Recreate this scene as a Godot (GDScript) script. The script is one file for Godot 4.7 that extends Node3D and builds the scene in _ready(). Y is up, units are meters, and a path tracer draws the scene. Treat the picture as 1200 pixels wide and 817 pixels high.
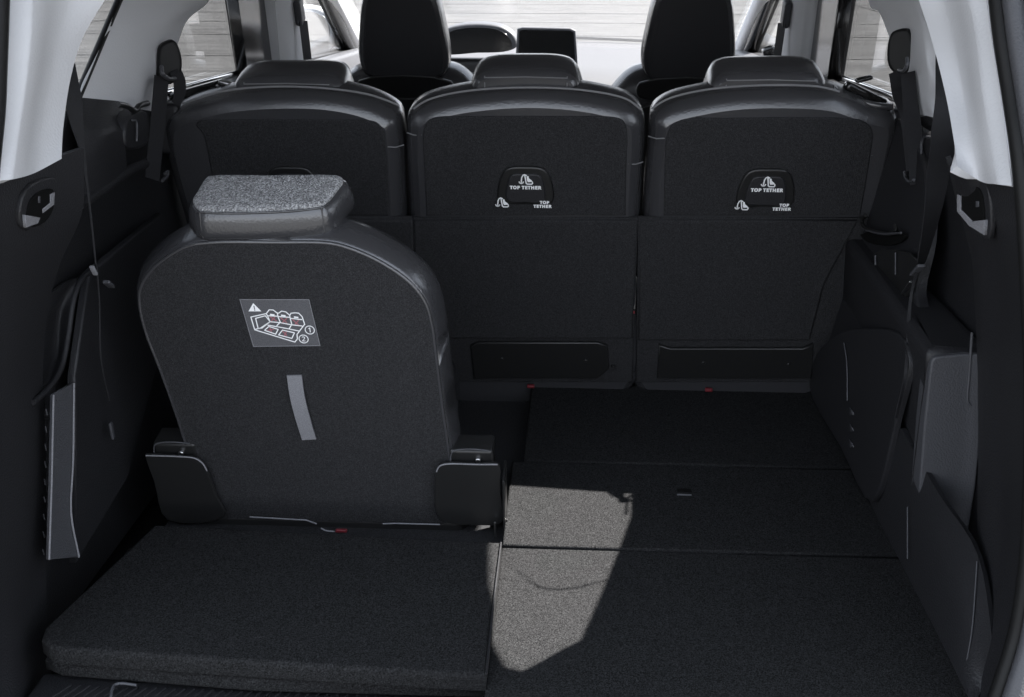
extends Node3D

var M := {}
var used := {}

# ---------------------------------------------------------------- nodes
func thing(called: String, label: String, category: String, group := "", at := Vector3.ZERO) -> Node3D:
	var o := Node3D.new()
	o.name = numbered(called)
	add_child(o)
	o.position = at
	tag(o, label, category, group)
	return o

func numbered(called: String) -> String:
	var n: int = used.get(called, 0)
	used[called] = n + 1
	return called if n == 0 else "%s_%03d" % [called, n]

func tag(o: Node, label: String, category: String, group := "") -> void:
	o.set_meta("label", label)
	o.set_meta("category", category)
	if group != "":
		o.set_meta("group", group)

func part(parent: Node3D, called: String, mesh, mat: Material, T := Transform3D()) -> MeshInstance3D:
	var o := MeshInstance3D.new()
	o.name = called
	o.mesh = mesh.commit() if mesh is SurfaceTool else mesh
	o.material_override = mat
	o.transform = T
	parent.add_child(o, true)
	if parent == self:
		o.set_meta("kind", "structure")
	return o

# ---------------------------------------------------------------- mesh building
func begin() -> SurfaceTool:
	var st := SurfaceTool.new()
	st.begin(Mesh.PRIMITIVE_TRIANGLES)
	return st

func tri(st: SurfaceTool, a: Vector3, b: Vector3, c: Vector3, na: Vector3, nb: Vector3, nc: Vector3) -> void:
	var g := (c - a).cross(b - a)
	if g.dot(na + nb + nc) < 0.0:
		st.set_normal(na); st.add_vertex(a)
		st.set_normal(nc); st.add_vertex(c)
		st.set_normal(nb); st.add_vertex(b)
	else:
		st.set_normal(na); st.add_vertex(a)
		st.set_normal(nb); st.add_vertex(b)
		st.set_normal(nc); st.add_vertex(c)

func smooth2(p: Array, n := 5, closed := true) -> PackedVector2Array:
	var out := PackedVector2Array()
	var c := p.size()
	for i in (c if closed else c - 1):
		var a: Vector2 = p[(i - 1 + c) % c] if closed or i > 0 else p[0]
		var b: Vector2 = p[i]
		var d: Vector2 = p[(i + 1) % c]
		var e: Vector2 = p[(i + 2) % c] if closed or i + 2 < c else p[c - 1]
		for k in n:
			out.append(spline2(a, b, d, e, float(k) / n))
	if not closed:
		out.append(p[c - 1])
	return out

func spline2(a: Vector2, b: Vector2, c: Vector2, d: Vector2, t: float) -> Vector2:
	# centripetal Catmull-Rom, so that uneven spacing makes no loops
	var t1 := maxf(sqrt((b - a).length()), 1e-4)
	var t2 := t1 + maxf(sqrt((c - b).length()), 1e-4)
	var t3 := t2 + maxf(sqrt((d - c).length()), 1e-4)
	var s := lerpf(t1, t2, t)
	var a1 := a * ((t1 - s) / t1) + b * (s / t1)
	var a2 := b * ((t2 - s) / (t2 - t1)) + c * ((s - t1) / (t2 - t1))
	var a3 := c * ((t3 - s) / (t3 - t2)) + d * ((s - t2) / (t3 - t2))
	var b1 := a1 * ((t2 - s) / t2) + a2 * (s / t2)
	var b2 := a2 * ((t3 - s) / (t3 - t1)) + a3 * ((s - t1) / (t3 - t1))
	return b1 * ((t2 - s) / (t2 - t1)) + b2 * ((s - t1) / (t2 - t1))

func smooth3(p: Array, n := 6) -> Array:
	var cv := Curve3D.new()
	var c := p.size()
	for i in c:
		var a: Vector3 = p[maxi(i - 1, 0)]
		var b: Vector3 = p[mini(i + 1, c - 1)]
		var here: Vector3 = p[i]
		var l1 := (here - a).length()
		var l2 := (b - here).length()
		var d := (b - a) / maxf(l1 + l2, 1e-5)
		cv.add_point(here, -d * l1 / 3.0, d * l2 / 3.0)
	var out := []
	for i in c - 1:
		for k in n:
			out.append(cv.sample(i, float(k) / n))
	out.append(p[c - 1])
	return out

func ccw(o: PackedVector2Array) -> PackedVector2Array:
	if Geometry2D.is_polygon_clockwise(o):
		return o
	var r := o.duplicate()
	r.reverse()
	return r

func normals2(o: PackedVector2Array) -> PackedVector2Array:
	# outward normals of an outline
	var c := o.size()
	var area := 0.0
	for i in c:
		area += o[i].cross(o[(i + 1) % c])
	var s := 1.0 if area > 0.0 else -1.0
	var out := PackedVector2Array()
	for i in c:
		var d1 := (o[i] - o[(i - 1 + c) % c]).normalized()
		var d2 := (o[(i + 1) % c] - o[i]).normalized()
		var n := Vector2(d1.y, -d1.x) * s + Vector2(d2.y, -d2.x) * s
		n = n.normalized()
		var k := n.dot(Vector2(d1.y, -d1.x) * s)
		out.append(n / maxf(k, 0.5))
	return out

# A slab with the given outline in the xy plane. The profile runs from back to front: (inset, height).
func slab(outline: PackedVector2Array, profile: Array, T := Transform3D(), st: SurfaceTool = null, ends := true) -> SurfaceTool:
	if st == null:
		st = begin()
	var c := outline.size()
	var nn := normals2(outline)
	var rings := []
	var norms := []
	var pc := profile.size()
	for k in pc:
		var here: Vector2 = profile[k]
		var before: Vector2 = profile[maxi(k - 1, 0)]
		var after: Vector2 = profile[mini(k + 1, pc - 1)]
		var d1 := (here - before).normalized()
		var d2 := (after - here).normalized()
		var d := (d1 + d2).normalized()
		var ring := []
		var nr := []
		for i in c:
			var q := outline[i] - nn[i] * here.x
			ring.append(T * Vector3(q.x, q.y, here.y))
			var o2 := nn[i].normalized()
			nr.append((T.basis * Vector3(o2.x * d.y, o2.y * d.y, d.x)).normalized())
		rings.append(ring)
		norms.append(nr)
	for k in pc - 1:
		for i in c:
			var j := (i + 1) % c
			tri(st, rings[k][i], rings[k][j], rings[k + 1][j], norms[k][i], norms[k][j], norms[k + 1][j])
			tri(st, rings[k][i], rings[k + 1][j], rings[k + 1][i], norms[k][i], norms[k + 1][j], norms[k + 1][i])
	if ends:
		for e in [0, pc - 1]:
			var flat := PackedVector2Array()
			for i in c:
				flat.append(outline[i] - nn[i] * profile[e].x)
			var idx := Geometry2D.triangulate_polygon(flat)
			var n: Vector3 = (T.basis * Vector3(0, 0, -1.0 if e == 0 else 1.0)).normalized()
			if idx.is_empty():
				var mid := Vector3.ZERO
				for i in c: mid += rings[e][i] / c
				for i in c: tri(st, rings[e][i], rings[e][(i + 1) % c], mid, n, n, n)
			for k in range(0, idx.size(), 3):
				tri(st, rings[e][idx[k]], rings[e][idx[k + 1]], rings[e][idx[k + 2]], n, n, n)
	return st

# profile of a slab from z0 to z1 with rounded front (r) and back (rb) edges
func rounded(z0: float, z1: float, r: float, rb := 0.0, n := 5) -> Array:
	var out := []
	if rb > 0.0:
		for k in n + 1:
			var a := PI / 2 * k / n
			out.append(Vector2(rb * (1.0 - sin(a)), z0 + rb * (1.0 - cos(a))))
	else:
		out.append(Vector2(0, z0))
	for k in n + 1:
		var a := PI / 2 * k / n
		out.append(Vector2(r * (1.0 - cos(a)), z1 - r * (1.0 - sin(a))))
	return out

func round_rect(w: float, h: float, r: float, n := 4) -> PackedVector2Array:
	var out := PackedVector2Array()
	for q in [[1, 1, 0.0], [-1, 1, PI / 2], [-1, -1, PI], [1, -1, PI * 1.5]]:
		for k in n + 1:
			var a: float = q[2] + PI / 2 * k / n
			out.append(Vector2(q[0] * (w / 2 - r) + cos(a) * r, q[1] * (h / 2 - r) + sin(a) * r))
	return out

# rounded box, centred; T may turn it
func rbox(size: Vector3, r: float, T := Transform3D(), st: SurfaceTool = null) -> SurfaceTool:
	return slab(round_rect(size.x, size.y, minf(r, minf(size.x, size.y) * 0.48) * 1.03), rounded(-size.z / 2, size.z / 2, minf(r, size.z * 0.49), minf(r, size.z * 0.49), 4), T, st)

func beam(a: Vector3, b: Vector3, w: float, h: float, r := 0.003, up := Vector3.UP, st: SurfaceTool = null) -> SurfaceTool:
	var z := (b - a).normalized()
	var x := up.cross(z).normalized()
	var y := z.cross(x)
	return rbox(Vector3(w, h, (b - a).length()), r, Transform3D(x, y, z, (a + b) / 2), st)

func tube(path: Array, r: float, sides := 8, st: SurfaceTool = null) -> SurfaceTool:
	if st == null:
		st = begin()
	var rings := []
	var ns := []
	var last := Vector3.ZERO
	for i in path.size():
		var d: Vector3 = (path[mini(i + 1, path.size() - 1)] - path[maxi(i - 1, 0)]).normalized()
		if last == Vector3.ZERO:
			last = Vector3.UP if absf(d.y) < 0.9 else Vector3.RIGHT
		var x := last.cross(d).normalized()
		var y := d.cross(x)
		last = y
		var ring := []
		var nr := []
		for k in sides:
			var a := TAU * k / sides
			var n := x * cos(a) + y * sin(a)
			nr.append(n)
			ring.append(path[i] + n * r)
		rings.append(ring)
		ns.append(nr)
	for i in path.size() - 1:
		for k in sides:
			var j := (k + 1) % sides
			tri(st, rings[i][k], rings[i][j], rings[i + 1][j], ns[i][k], ns[i][j], ns[i + 1][j])
			tri(st, rings[i][k], rings[i + 1][j], rings[i + 1][k], ns[i][k], ns[i + 1][j], ns[i + 1][k])
	for e in [0, path.size() - 1]:
		var n: Vector3 = (path[e] - path[1 if e == 0 else path.size() - 2]).normalized()
		for k in range(1, sides - 1):
			tri(st, rings[e][0], rings[e][k], rings[e][k + 1], n, n, n)
	return st

# A smooth sheet through a grid of points (rows of equal length), with thickness on the side away from `front`
func sheet(grid: Array, front: Vector3, thick: float, n := 5, st: SurfaceTool = null) -> SurfaceTool:
	if st == null:
		st = begin()
	var rows := []
	for r in grid:
		rows.append(smooth3(r, n))
	var cols := []
	for k in rows[0].size():
		var col := []
		for r in rows:
			col.append(r[k])
		cols.append(smooth3(col, n))
	var w := cols.size()
	var h: int = cols[0].size()
	var nrm := []
	var lean := 0.0
	for i in w:
		var nr := []
		for j in h:
			var du: Vector3 = cols[mini(i + 1, w - 1)][j] - cols[maxi(i - 1, 0)][j]
			var dv: Vector3 = cols[i][mini(j + 1, h - 1)] - cols[i][maxi(j - 1, 0)]
			var m := du.cross(dv).normalized()
			lean += m.dot(front)
			nr.append(m)
		nrm.append(nr)
	if lean < 0.0:
		for i in w:
			for j in h: nrm[i][j] = -nrm[i][j]
	for i in w - 1:
		for j in h - 1:
			for side in [0.0, 1.0]:
				var q := []
				var qn := []
				for e in [[i, j], [i + 1, j], [i + 1, j + 1], [i, j + 1]]:
					var m: Vector3 = nrm[e[0]][e[1]]
					q.append(cols[e[0]][e[1]] - m * thick * side)
					qn.append(m if side == 0.0 else -m)
				tri(st, q[0], q[1], q[2], qn[0], qn[1], qn[2])
				tri(st, q[0], q[2], q[3], qn[0], qn[2], qn[3])
	var border := []
	for i in w: border.append([i, 0])
	for j in range(1, h): border.append([w - 1, j])
	for i in range(w - 2, -1, -1): border.append([i, h - 1])
	for j in range(h - 2, 0, -1): border.append([0, j])
	var mid: Vector3 = cols[w / 2][h / 2]
	for k in border.size():
		var e: Array = border[k]
		var f: Array = border[(k + 1) % border.size()]
		var a: Vector3 = cols[e[0]][e[1]]
		var b: Vector3 = cols[f[0]][f[1]]
		var na: Vector3 = nrm[e[0]][e[1]]
		var nb: Vector3 = nrm[f[0]][f[1]]
		var o := (b - a).cross(na).normalized()
		if o.dot(a - mid) < 0: o = -o
		tri(st, a, b, b - nb * thick, o, o, o)
		tri(st, a, b - nb * thick, a - na * thick, o, o, o)
	return st

# flat webbing along a path; across gives the direction of its width at each point
func ribbon(path: Array, across: Array, width: float, thick: float, st: SurfaceTool = null, n := 6) -> SurfaceTool:
	if st == null:
		st = begin()
	var p := smooth3(path, n)
	var ac := smooth3(across, n)
	var rings := []
	var nr := []
	for i in p.size():
		var d: Vector3 = (p[mini(i + 1, p.size() - 1)] - p[maxi(i - 1, 0)]).normalized()
		var a: Vector3 = ac[i] - d * d.dot(ac[i])
		var w := width * a.length()
		a = a.normalized()
		var m := d.cross(a)
		rings.append([p[i] - a * w / 2 + m * thick / 2, p[i] + a * w / 2 + m * thick / 2, p[i] + a * w / 2 - m * thick / 2, p[i] - a * w / 2 - m * thick / 2])
		nr.append([m, a, -m, -a])
	for i in p.size() - 1:
		for k in 4:
			var j := (k + 1) % 4
			tri(st, rings[i][k], rings[i][j], rings[i + 1][j], nr[i][k], nr[i][k], nr[i + 1][k])
			tri(st, rings[i][k], rings[i + 1][j], rings[i + 1][k], nr[i][k], nr[i + 1][k], nr[i + 1][k])
	for e in [0, p.size() - 1]:
		var m: Vector3 = (p[e] - p[1 if e == 0 else p.size() - 2]).normalized()
		tri(st, rings[e][0], rings[e][1], rings[e][2], m, m, m)
		tri(st, rings[e][0], rings[e][2], rings[e][3], m, m, m)
	return st

# strokes of print: polylines in the xy plane as flat strips
func strokes(lines: Array, width: float, h: float, T: Transform3D, st: SurfaceTool = null) -> SurfaceTool:
	if st == null:
		st = begin()
	for l in lines:
		for i in l.size() - 1:
			var a: Vector2 = l[i]
			var b: Vector2 = l[i + 1]
			var d := (b - a).normalized()
			var n := Vector2(-d.y, d.x) * width / 2
			var q := PackedVector2Array([a - d * width * 0.35 - n, b + d * width * 0.35 - n, b + d * width * 0.35 + n, a - d * width * 0.35 + n])
			slab(q, [Vector2(0, 0), Vector2(0, h)], T, st)
	return st

func arc(c: Vector2, r: float, a0 := 0.0, a1 := 360.0, n := 14) -> Array:
	var out := []
	for k in n + 1:
		var a := deg_to_rad(lerpf(a0, a1, float(k) / n))
		out.append(c + Vector2(cos(a), sin(a)) * r)
	return out

func mirror_x(p: Array, about := 0.0) -> Array:
	var out := []
	for v in p:
		if v is Vector2: out.append(Vector2(2 * about - v.x, v.y))
		else: out.append(Vector3(2 * about - v.x, v.y, v.z))
	return out

func lettering(s: String, height: float, bold := true) -> TextMesh:
	var t := TextMesh.new()
	var f := SystemFont.new()
	f.font_names = PackedStringArray(["Droid Sans"])
	f.font_weight = 700 if bold else 400
	var fat := FontVariation.new()
	fat.base_font = f
	fat.variation_embolden = 0.9 if bold else 0.0
	t.font = fat
	t.text = s
	t.font_size = 64
	t.pixel_size = height / 46.0
	t.depth = 0.0006
	t.curve_step = 2.0
	return t

# ---------------------------------------------------------------- materials
func lin(r: float, g := -1.0, b := -1.0) -> Color:
	if g < 0: g = r; b = r
	return Color(r, g, b).linear_to_srgb()

func grain(size: int, seed_: int, lo: float, hi: float, soft := 0, power := 1.0) -> ImageTexture:
	var rng := RandomNumberGenerator.new()
	rng.seed = seed_
	var v := PackedFloat32Array()
	v.resize(size * size)
	for i in size * size:
		v[i] = pow(rng.randf(), power)
	for s in soft:
		var w := v.duplicate()
		for y in size:
			for x in size:
				w[y * size + x] = (v[y * size + x] * 2 + v[y * size + (x + 1) % size] + v[((y + 1) % size) * size + x]) / 4.0
		v = w
	var b := PackedByteArray()
	b.resize(size * size)
	for i in size * size:
		b[i] = int(255 * clampf(lerpf(lo, hi, v[i]), 0, 1))
	return ImageTexture.create_from_image(Image.create_from_data(size, size, false, Image.FORMAT_L8, b))

func bumps(size: int, seed_: int, freq: float, strength: float, cell := false) -> NoiseTexture2D:
	var t := NoiseTexture2D.new()
	var n := FastNoiseLite.new()
	n.seed = seed_
	n.frequency = freq
	n.noise_type = FastNoiseLite.TYPE_CELLULAR if cell else FastNoiseLite.TYPE_SIMPLEX_SMOOTH
	t.noise = n
	t.width = size
	t.height = size
	t.seamless = true
	t.as_normal_map = true
	t.bump_strength = strength
	return t

func mat(color: Color, rough: float, spec := 0.5, metal := 0.0) -> StandardMaterial3D:
	var m := StandardMaterial3D.new()
	m.albedo_color = color
	m.roughness = rough
	m.metallic_specular = spec
	m.metallic = metal
	return m

func tri_map(m: StandardMaterial3D, scale: float) -> StandardMaterial3D:
	m.uv1_triplanar = true
	m.uv1_world_triplanar = true
	m.uv1_scale = Vector3.ONE * scale
	m.uv1_triplanar_sharpness = 6.0
	return m

func pane(color: Color, alpha: float) -> StandardMaterial3D:
	var m := mat(color, 0.02)
	m.albedo_color.a = alpha
	m.transparency = BaseMaterial3D.TRANSPARENCY_ALPHA
	return m

func make_materials() -> void:
	var speck := grain(512, 11, 0.38, 1.0, 1, 1.1)
	var weave := grain(512, 12, 0.58, 1.0, 1, 1.0)
	var pile := bumps(512, 3, 0.42, 6.0)
	var hide := bumps(512, 5, 0.07, 5.0, true)
	var pebble := bumps(512, 7, 0.12, 4.0)
	var c := tri_map(mat(lin(0.05, 0.0503, 0.0513), 1.0, 0.1), 2.3)
	c.albedo_texture = speck; c.normal_enabled = true; c.normal_texture = pile; c.normal_scale = 0.35
	M.carpet = c
	c = tri_map(mat(lin(0.052, 0.052, 0.0545), 1.0, 0.15), 2.6)
	c.albedo_texture = weave; c.normal_enabled = true; c.normal_texture = pile; c.normal_scale = 0.5
	M.felt = c
	c = tri_map(mat(lin(0.75, 0.75, 0.76), 1.0, 0.15), 1.7)
	c.albedo_texture = speck; c.normal_enabled = true; c.normal_texture = pile; c.normal_scale = 1.2
	M.tuft = c
	c = tri_map(mat(lin(0.04, 0.04, 0.043), 0.24, 0.8), 6.0)
	c.normal_enabled = true; c.normal_texture = hide; c.normal_scale = 0.16
	M.leather = c
	c = tri_map(mat(lin(0.017, 0.017, 0.019), 0.5, 0.45), 4.0)
	c.normal_enabled = true; c.normal_texture = pebble; c.normal_scale = 0.3
	M.plastic = c
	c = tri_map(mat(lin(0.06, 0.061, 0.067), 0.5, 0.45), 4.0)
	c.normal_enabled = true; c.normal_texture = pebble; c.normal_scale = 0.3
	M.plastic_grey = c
	M.gloss = mat(lin(0.008), 0.12)
	M.satin = mat(lin(0.014), 0.35)
	M.rubber = mat(lin(0.008), 0.5, 0.35)
	M.void = mat(lin(0.006), 0.9, 0.2)
	c = tri_map(mat(lin(0.60, 0.605, 0.62), 0.75, 0.35), 3.0)
	c.normal_enabled = true; c.normal_texture = pebble; c.normal_scale = 0.15
	M.pillar = c
	M.headliner = mat(lin(0.30, 0.30, 0.31), 0.95, 0.1)
	c = tri_map(mat(lin(0.03, 0.03, 0.033), 0.7, 0.35), 8.0)
	c.albedo_texture = weave
	M.webbing = c
	c = tri_map(mat(lin(0.34, 0.34, 0.36), 0.85, 0.2), 8.0)
	c.albedo_texture = weave
	M.strap = c
	c = tri_map(mat(lin(0.17, 0.17, 0.18), 0.8, 0.2), 8.0)
	c.albedo_texture = weave
	M.label_cloth = c
	M.white = mat(lin(0.9), 0.6)
	M.pink = mat(lin(0.35, 0.12, 0.14), 0.7)
	M.red = mat(lin(0.14, 0.012, 0.018), 0.5)
	M.metal = mat(lin(0.55), 0.28, 0.5, 1.0)
	M.chrome = mat(lin(0.75), 0.12, 0.5, 1.0)
	M.paint = mat(lin(0.62, 0.63, 0.65), 0.3)
	M.dash = tri_map(mat(lin(0.07, 0.07, 0.074), 0.5, 0.5), 4.0)
	M.dash.normal_enabled = true; M.dash.normal_texture = pebble; M.dash.normal_scale = 0.3
	M.tint = pane(lin(0.03), 0.34)
	M.clear = pane(lin(0.3), 0.06)
	M.screen = mat(lin(0.004), 0.15)
	M.stitch = mat(lin(0.16, 0.16, 0.165), 0.7)
	c = mat(Color(1, 1, 1), 0.9, 0.3)
	var t := NoiseTexture2D.new()
	var n := FastNoiseLite.new()
	n.seed = 4; n.frequency = 0.012; n.fractal_octaves = 6; n.fractal_gain = 0.65
	t.noise = n; t.width = 1024; t.height = 1024; t.seamless = true
	var g := Gradient.new()
	g.colors = PackedColorArray([lin(0.045), lin(0.075), lin(0.10)])
	g.offsets = PackedFloat32Array([0.2, 0.5, 0.8])
	t.color_ramp = g
	c.albedo_texture = t
	c.uv1_triplanar = true; c.uv1_world_triplanar = true
	c.uv1_scale = Vector3(0.05, 0.3, 0.4)
	M.concrete = c
	M.joint = mat(lin(0.05), 0.95)

# ---------------------------------------------------------------- scene
func _ready() -> void:
	var cam := Camera3D.new()
	cam.name = "camera"
	add_child(cam)
	cam.position = Vector3(0.09, 0.955, 0)
	cam.rotation_degrees = Vector3(-20.9030, 3.0439, 0)
	cam.fov = 34.8886
	cam.near = 0.02
	cam.far = 900.0
	cam.current = true

	var sky_mat := ProceduralSkyMaterial.new()
	sky_mat.sky_top_color = lin(0.23, 0.26, 0.31)
	sky_mat.sky_horizon_color = lin(0.41, 0.425, 0.45)
	sky_mat.sky_curve = 0.2
	sky_mat.ground_bottom_color = lin(0.25)
	sky_mat.ground_horizon_color = lin(0.5)
	sky_mat.sun_angle_max = 1.0
	var sky := Sky.new()
	sky.sky_material = sky_mat
	var env := Environment.new()
	env.background_mode = Environment.BG_SKY
	env.sky = sky
	env.tonemap_mode = Environment.TONE_MAPPER_LINEAR
	env.tonemap_exposure = 7.2
	env.sdfgi_enabled = true
	env.ssao_enabled = true
	env.ssil_enabled = true
	var we := WorldEnvironment.new()
	we.name = "environment"
	we.environment = env
	add_child(we)
	var sun := DirectionalLight3D.new()
	sun.name = "sun"
	sun.light_energy = 1.6
	sun.light_color = Color(1.0, 0.985, 0.965)
	sun.light_angular_distance = 0.5
	sun.shadow_enabled = true
	add_child(sun)
	sun.look_at_from_position(Vector3.ZERO, Vector3(-1.0, -1.27, 0.34))

	make_materials()
	ground()
	car_body()
	d_pillars()
	side_trim_right()
	side_trim_left()
	boot_floor()
	rear_seats()
	folding_seat()
	front_seats()
	dashboard()
	belts()
	mirrors()

func ground() -> void:
	var g := part(self, "ground", rbox(Vector3(900, 0.3, 900), 0.01, Transform3D(Basis(), Vector3(0, -0.87, -300))), M.concrete)
	g.set_meta("label", "pale grey concrete yard seen through the car windows")
	var rng := RandomNumberGenerator.new()
	rng.seed = 5
	var x0 := -160.0
	for k in 16:
		var z := -5.0 - 2.6 * k - rng.randf() * 1.2
		part(g, "joint", beam(Vector3(x0, -0.715, z), Vector3(160, -0.715, z + rng.randf_range(-1.5, 1.5)), 0.03 + 0.02 * rng.randf(), 0.004, 0.001), M.joint)
	for k in 5:
		var x := -16.0 + 7.4 * k
		part(g, "joint", beam(Vector3(x, -0.713, -4), Vector3(x + rng.randf_range(-1, 1), -0.713, -80), 0.025, 0.004, 0.001), M.joint)

# a plate in the zy plane with openings, from x to x + thick
func pierced(parent: Node3D, called: String, outline: Array, holes: Array, x: float, thick: float, m: Material) -> void:
	var root := CSGCombiner3D.new()
	root.name = called
	var T := Transform3D(Vector3(0, 0, 1), Vector3(0, 1, 0), Vector3(-1, 0, 0), Vector3(x, 0, 0))
	for k in holes.size() + 1:
		var p := CSGPolygon3D.new()
		p.name = "piece"
		p.polygon = PackedVector2Array(outline if k == 0 else holes[k - 1])
		p.depth = thick if k == 0 else thick * 3.0
		p.transform = T if k == 0 else T.translated(Vector3(-thick, 0, 0))
		p.operation = CSGShape3D.OPERATION_UNION if k == 0 else CSGShape3D.OPERATION_SUBTRACTION
		p.material = m
		root.add_child(p, true)
	parent.add_child(root, true)

func car_body() -> void:
	var b := thing("car_body", "shell of the car with pillars, doors and tinted windows round the boot", "car body", "", Vector3(0, -0.72, -3))
	var off := Transform3D(Basis(), -b.position)
	# floor pan, lower sides, roof, bulkhead
	part(b, "floor_pan", rbox(Vector3(1.52, 0.06, 3.45), 0.01, Transform3D(Basis(), Vector3(0, -0.17, -2.9))), M.void, off)
	part(b, "roof", sheet([
		[Vector3(-0.74, 1.05, -1.32), Vector3(-0.4, 1.09, -1.32), Vector3(0, 1.10, -1.32), Vector3(0.4, 1.09, -1.32), Vector3(0.74, 1.05, -1.32)],
		[Vector3(-0.74, 1.05, -2.3), Vector3(-0.4, 1.09, -2.3), Vector3(0, 1.10, -2.3), Vector3(0.4, 1.09, -2.3), Vector3(0.74, 1.05, -2.3)],
		[Vector3(-0.74, 0.88, -3.4), Vector3(-0.4, 0.93, -3.4), Vector3(0, 0.95, -3.4), Vector3(0.4, 0.93, -3.4), Vector3(0.74, 0.88, -3.4)]], Vector3.DOWN, 0.05), M.headliner, off)
	for s in [-1.0, 1.0]:
		part(b, "lower_side", rbox(Vector3(0.05, 1.05, 3.5), 0.01, Transform3D(Basis(), Vector3(0.80 * s, 0.05, -2.95))), M.satin, off)
		var rear_door := [Vector2(-2.10, 0.63), Vector2(-2.80, 0.60), Vector2(-2.74, 0.86), Vector2(-2.3, 0.88), Vector2(-2.22, 0.80)]
		var front_door := [Vector2(-3.30, 0.58), Vector2(-4.12, 0.53), Vector2(-3.55, 0.85), Vector2(-3.26, 0.86)]
		var quarter := [Vector2(-1.945, 0.63), Vector2(-1.76, 0.688), Vector2(-1.65, 0.725), Vector2(-1.515, 0.776), Vector2(-1.45, 0.81), Vector2(-1.52, 0.935), Vector2(-1.61, 0.975), Vector2(-1.70, 1.0), Vector2(-1.80, 1.01), Vector2(-1.90, 1.01), Vector2(-2.06, 0.97)]
		if s < 0.0: quarter = [Vector2(-1.86, 0.62), Vector2(-1.74, 0.655), Vector2(-1.63, 0.70), Vector2(-1.56, 0.76), Vector2(-1.63, 0.85), Vector2(-1.80, 0.93), Vector2(-2.0, 0.94), Vector2(-2.13, 0.92), Vector2(-2.06, 0.60)]
		var wall := [Vector2(-1.22, -0.1), Vector2(-4.55, -0.1), Vector2(-4.5, 0.48), Vector2(-3.42, 0.92), Vector2(-2.6, 1.06), Vector2(-1.34, 1.06), Vector2(-1.25, 0.6)]
		pierced(b, "body_side", wall, [quarter, rear_door, front_door], 0.72 if s > 0 else -0.75, 0.03, M.plastic)
		b.get_child(-1).transform = off
		for w in [["quarter_window", quarter], ["rear_door_window", rear_door], ["front_door_window", front_door]]:
			var T := Transform3D(Vector3(0, 0, -s), Vector3(0, 1, 0), Vector3(s, 0, 0), Vector3(0.738 * s, 0, 0))
			var o := PackedVector2Array()
			for v in w[1]: o.append(Vector2(-s * v.x, v.y))
			o = Geometry2D.offset_polygon(o, 0.012)[0]
			part(b, w[0], slab(o, [Vector2(0, 0), Vector2(0, 0.003)], T), M.clear if w[0] == "front_door_window" or (s > 0 and w[0] == "quarter_window") else M.tint, off)
		# black frame of the rear door in front of the light B-pillar trim
		part(b, "door_frame", slab(ccw(PackedVector2Array([Vector2(-2.70, 0.56), Vector2(-2.93, 0.55), Vector2(-2.86, 0.90), Vector2(-2.64, 0.90)])), rounded(0, 0.03, 0.006), Transform3D(Vector3(0, 0, 1), Vector3(0, 1, 0), Vector3(-1, 0, 0), Vector3(0.718 * s + (0.0 if s > 0 else 0.03), 0, 0))), M.gloss, off)
		part(b, "pillar_trim", slab(ccw(PackedVector2Array([Vector2(-2.93, 0.40), Vector2(-3.26, 0.38), Vector2(-3.18, 0.90), Vector2(-2.90, 0.90)])), rounded(0, 0.05, 0.02), Transform3D(Vector3(0, 0, 1), Vector3(0, 1, 0), Vector3(-1, 0, 0), Vector3(0.717 * s + (0.0 if s > 0 else 0.05), 0, 0))), M.pillar, off)
		part(b, "door_top", beam(Vector3(0.69 * s, 0.585, -2.12), Vector3(0.69 * s, 0.56, -2.93), 0.05, 0.10, 0.012), M.plastic, off)
		part(b, "window_strip", beam(Vector3(0.712 * s, 0.647, -2.12), Vector3(0.712 * s, 0.613, -2.93), 0.012, 0.014, 0.004), M.chrome, off)
		part(b, "front_door_top", beam(Vector3(0.69 * s, 0.53, -3.2), Vector3(0.69 * s, 0.48, -4.2), 0.06, 0.10, 0.012), M.plastic_grey, off)
		part(b, "windscreen_pillar", beam(Vector3(0.70 * s, 0.90, -3.42), Vector3(0.73 * s, 0.47, -4.45), 0.06, 0.07, 0.02), M.pillar, off)
		part(b, "window_frame", tube([Vector3(0.715 * s, 0.88, -3.50), Vector3(0.725 * s, 0.50, -4.2)], 0.022, 8), M.gloss, off)
	part(b, "windscreen", slab(PackedVector2Array([Vector2(-0.7, 0), Vector2(0.7, 0), Vector2(0.66, 1.13), Vector2(-0.66, 1.13)]), [Vector2(0, 0), Vector2(0, 0.005)], Transform3D(Vector3(1, 0, 0), Vector3(0, 0.43, 1.08).normalized(), Vector3(0, 1.08, -0.43).normalized(), Vector3(0, 0.49, -4.47))), M.clear, off)
	part(b, "bulkhead", rbox(Vector3(1.5, 0.55, 0.06), 0.01, Transform3D(Basis(), Vector3(0, 0.18, -4.58))), M.satin, off)
	part(b, "bonnet", sheet([
		[Vector3(-0.74, 0.36, -4.6), Vector3(0, 0.40, -4.6), Vector3(0.74, 0.36, -4.6)],
		[Vector3(-0.74, 0.28, -5.2), Vector3(0, 0.33, -5.2), Vector3(0.74, 0.28, -5.2)],
		[Vector3(-0.68, 0.12, -5.6), Vector3(0, 0.18, -5.65), Vector3(0.68, 0.12, -5.6)]], Vector3.UP, 0.02), M.paint, off)

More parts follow.
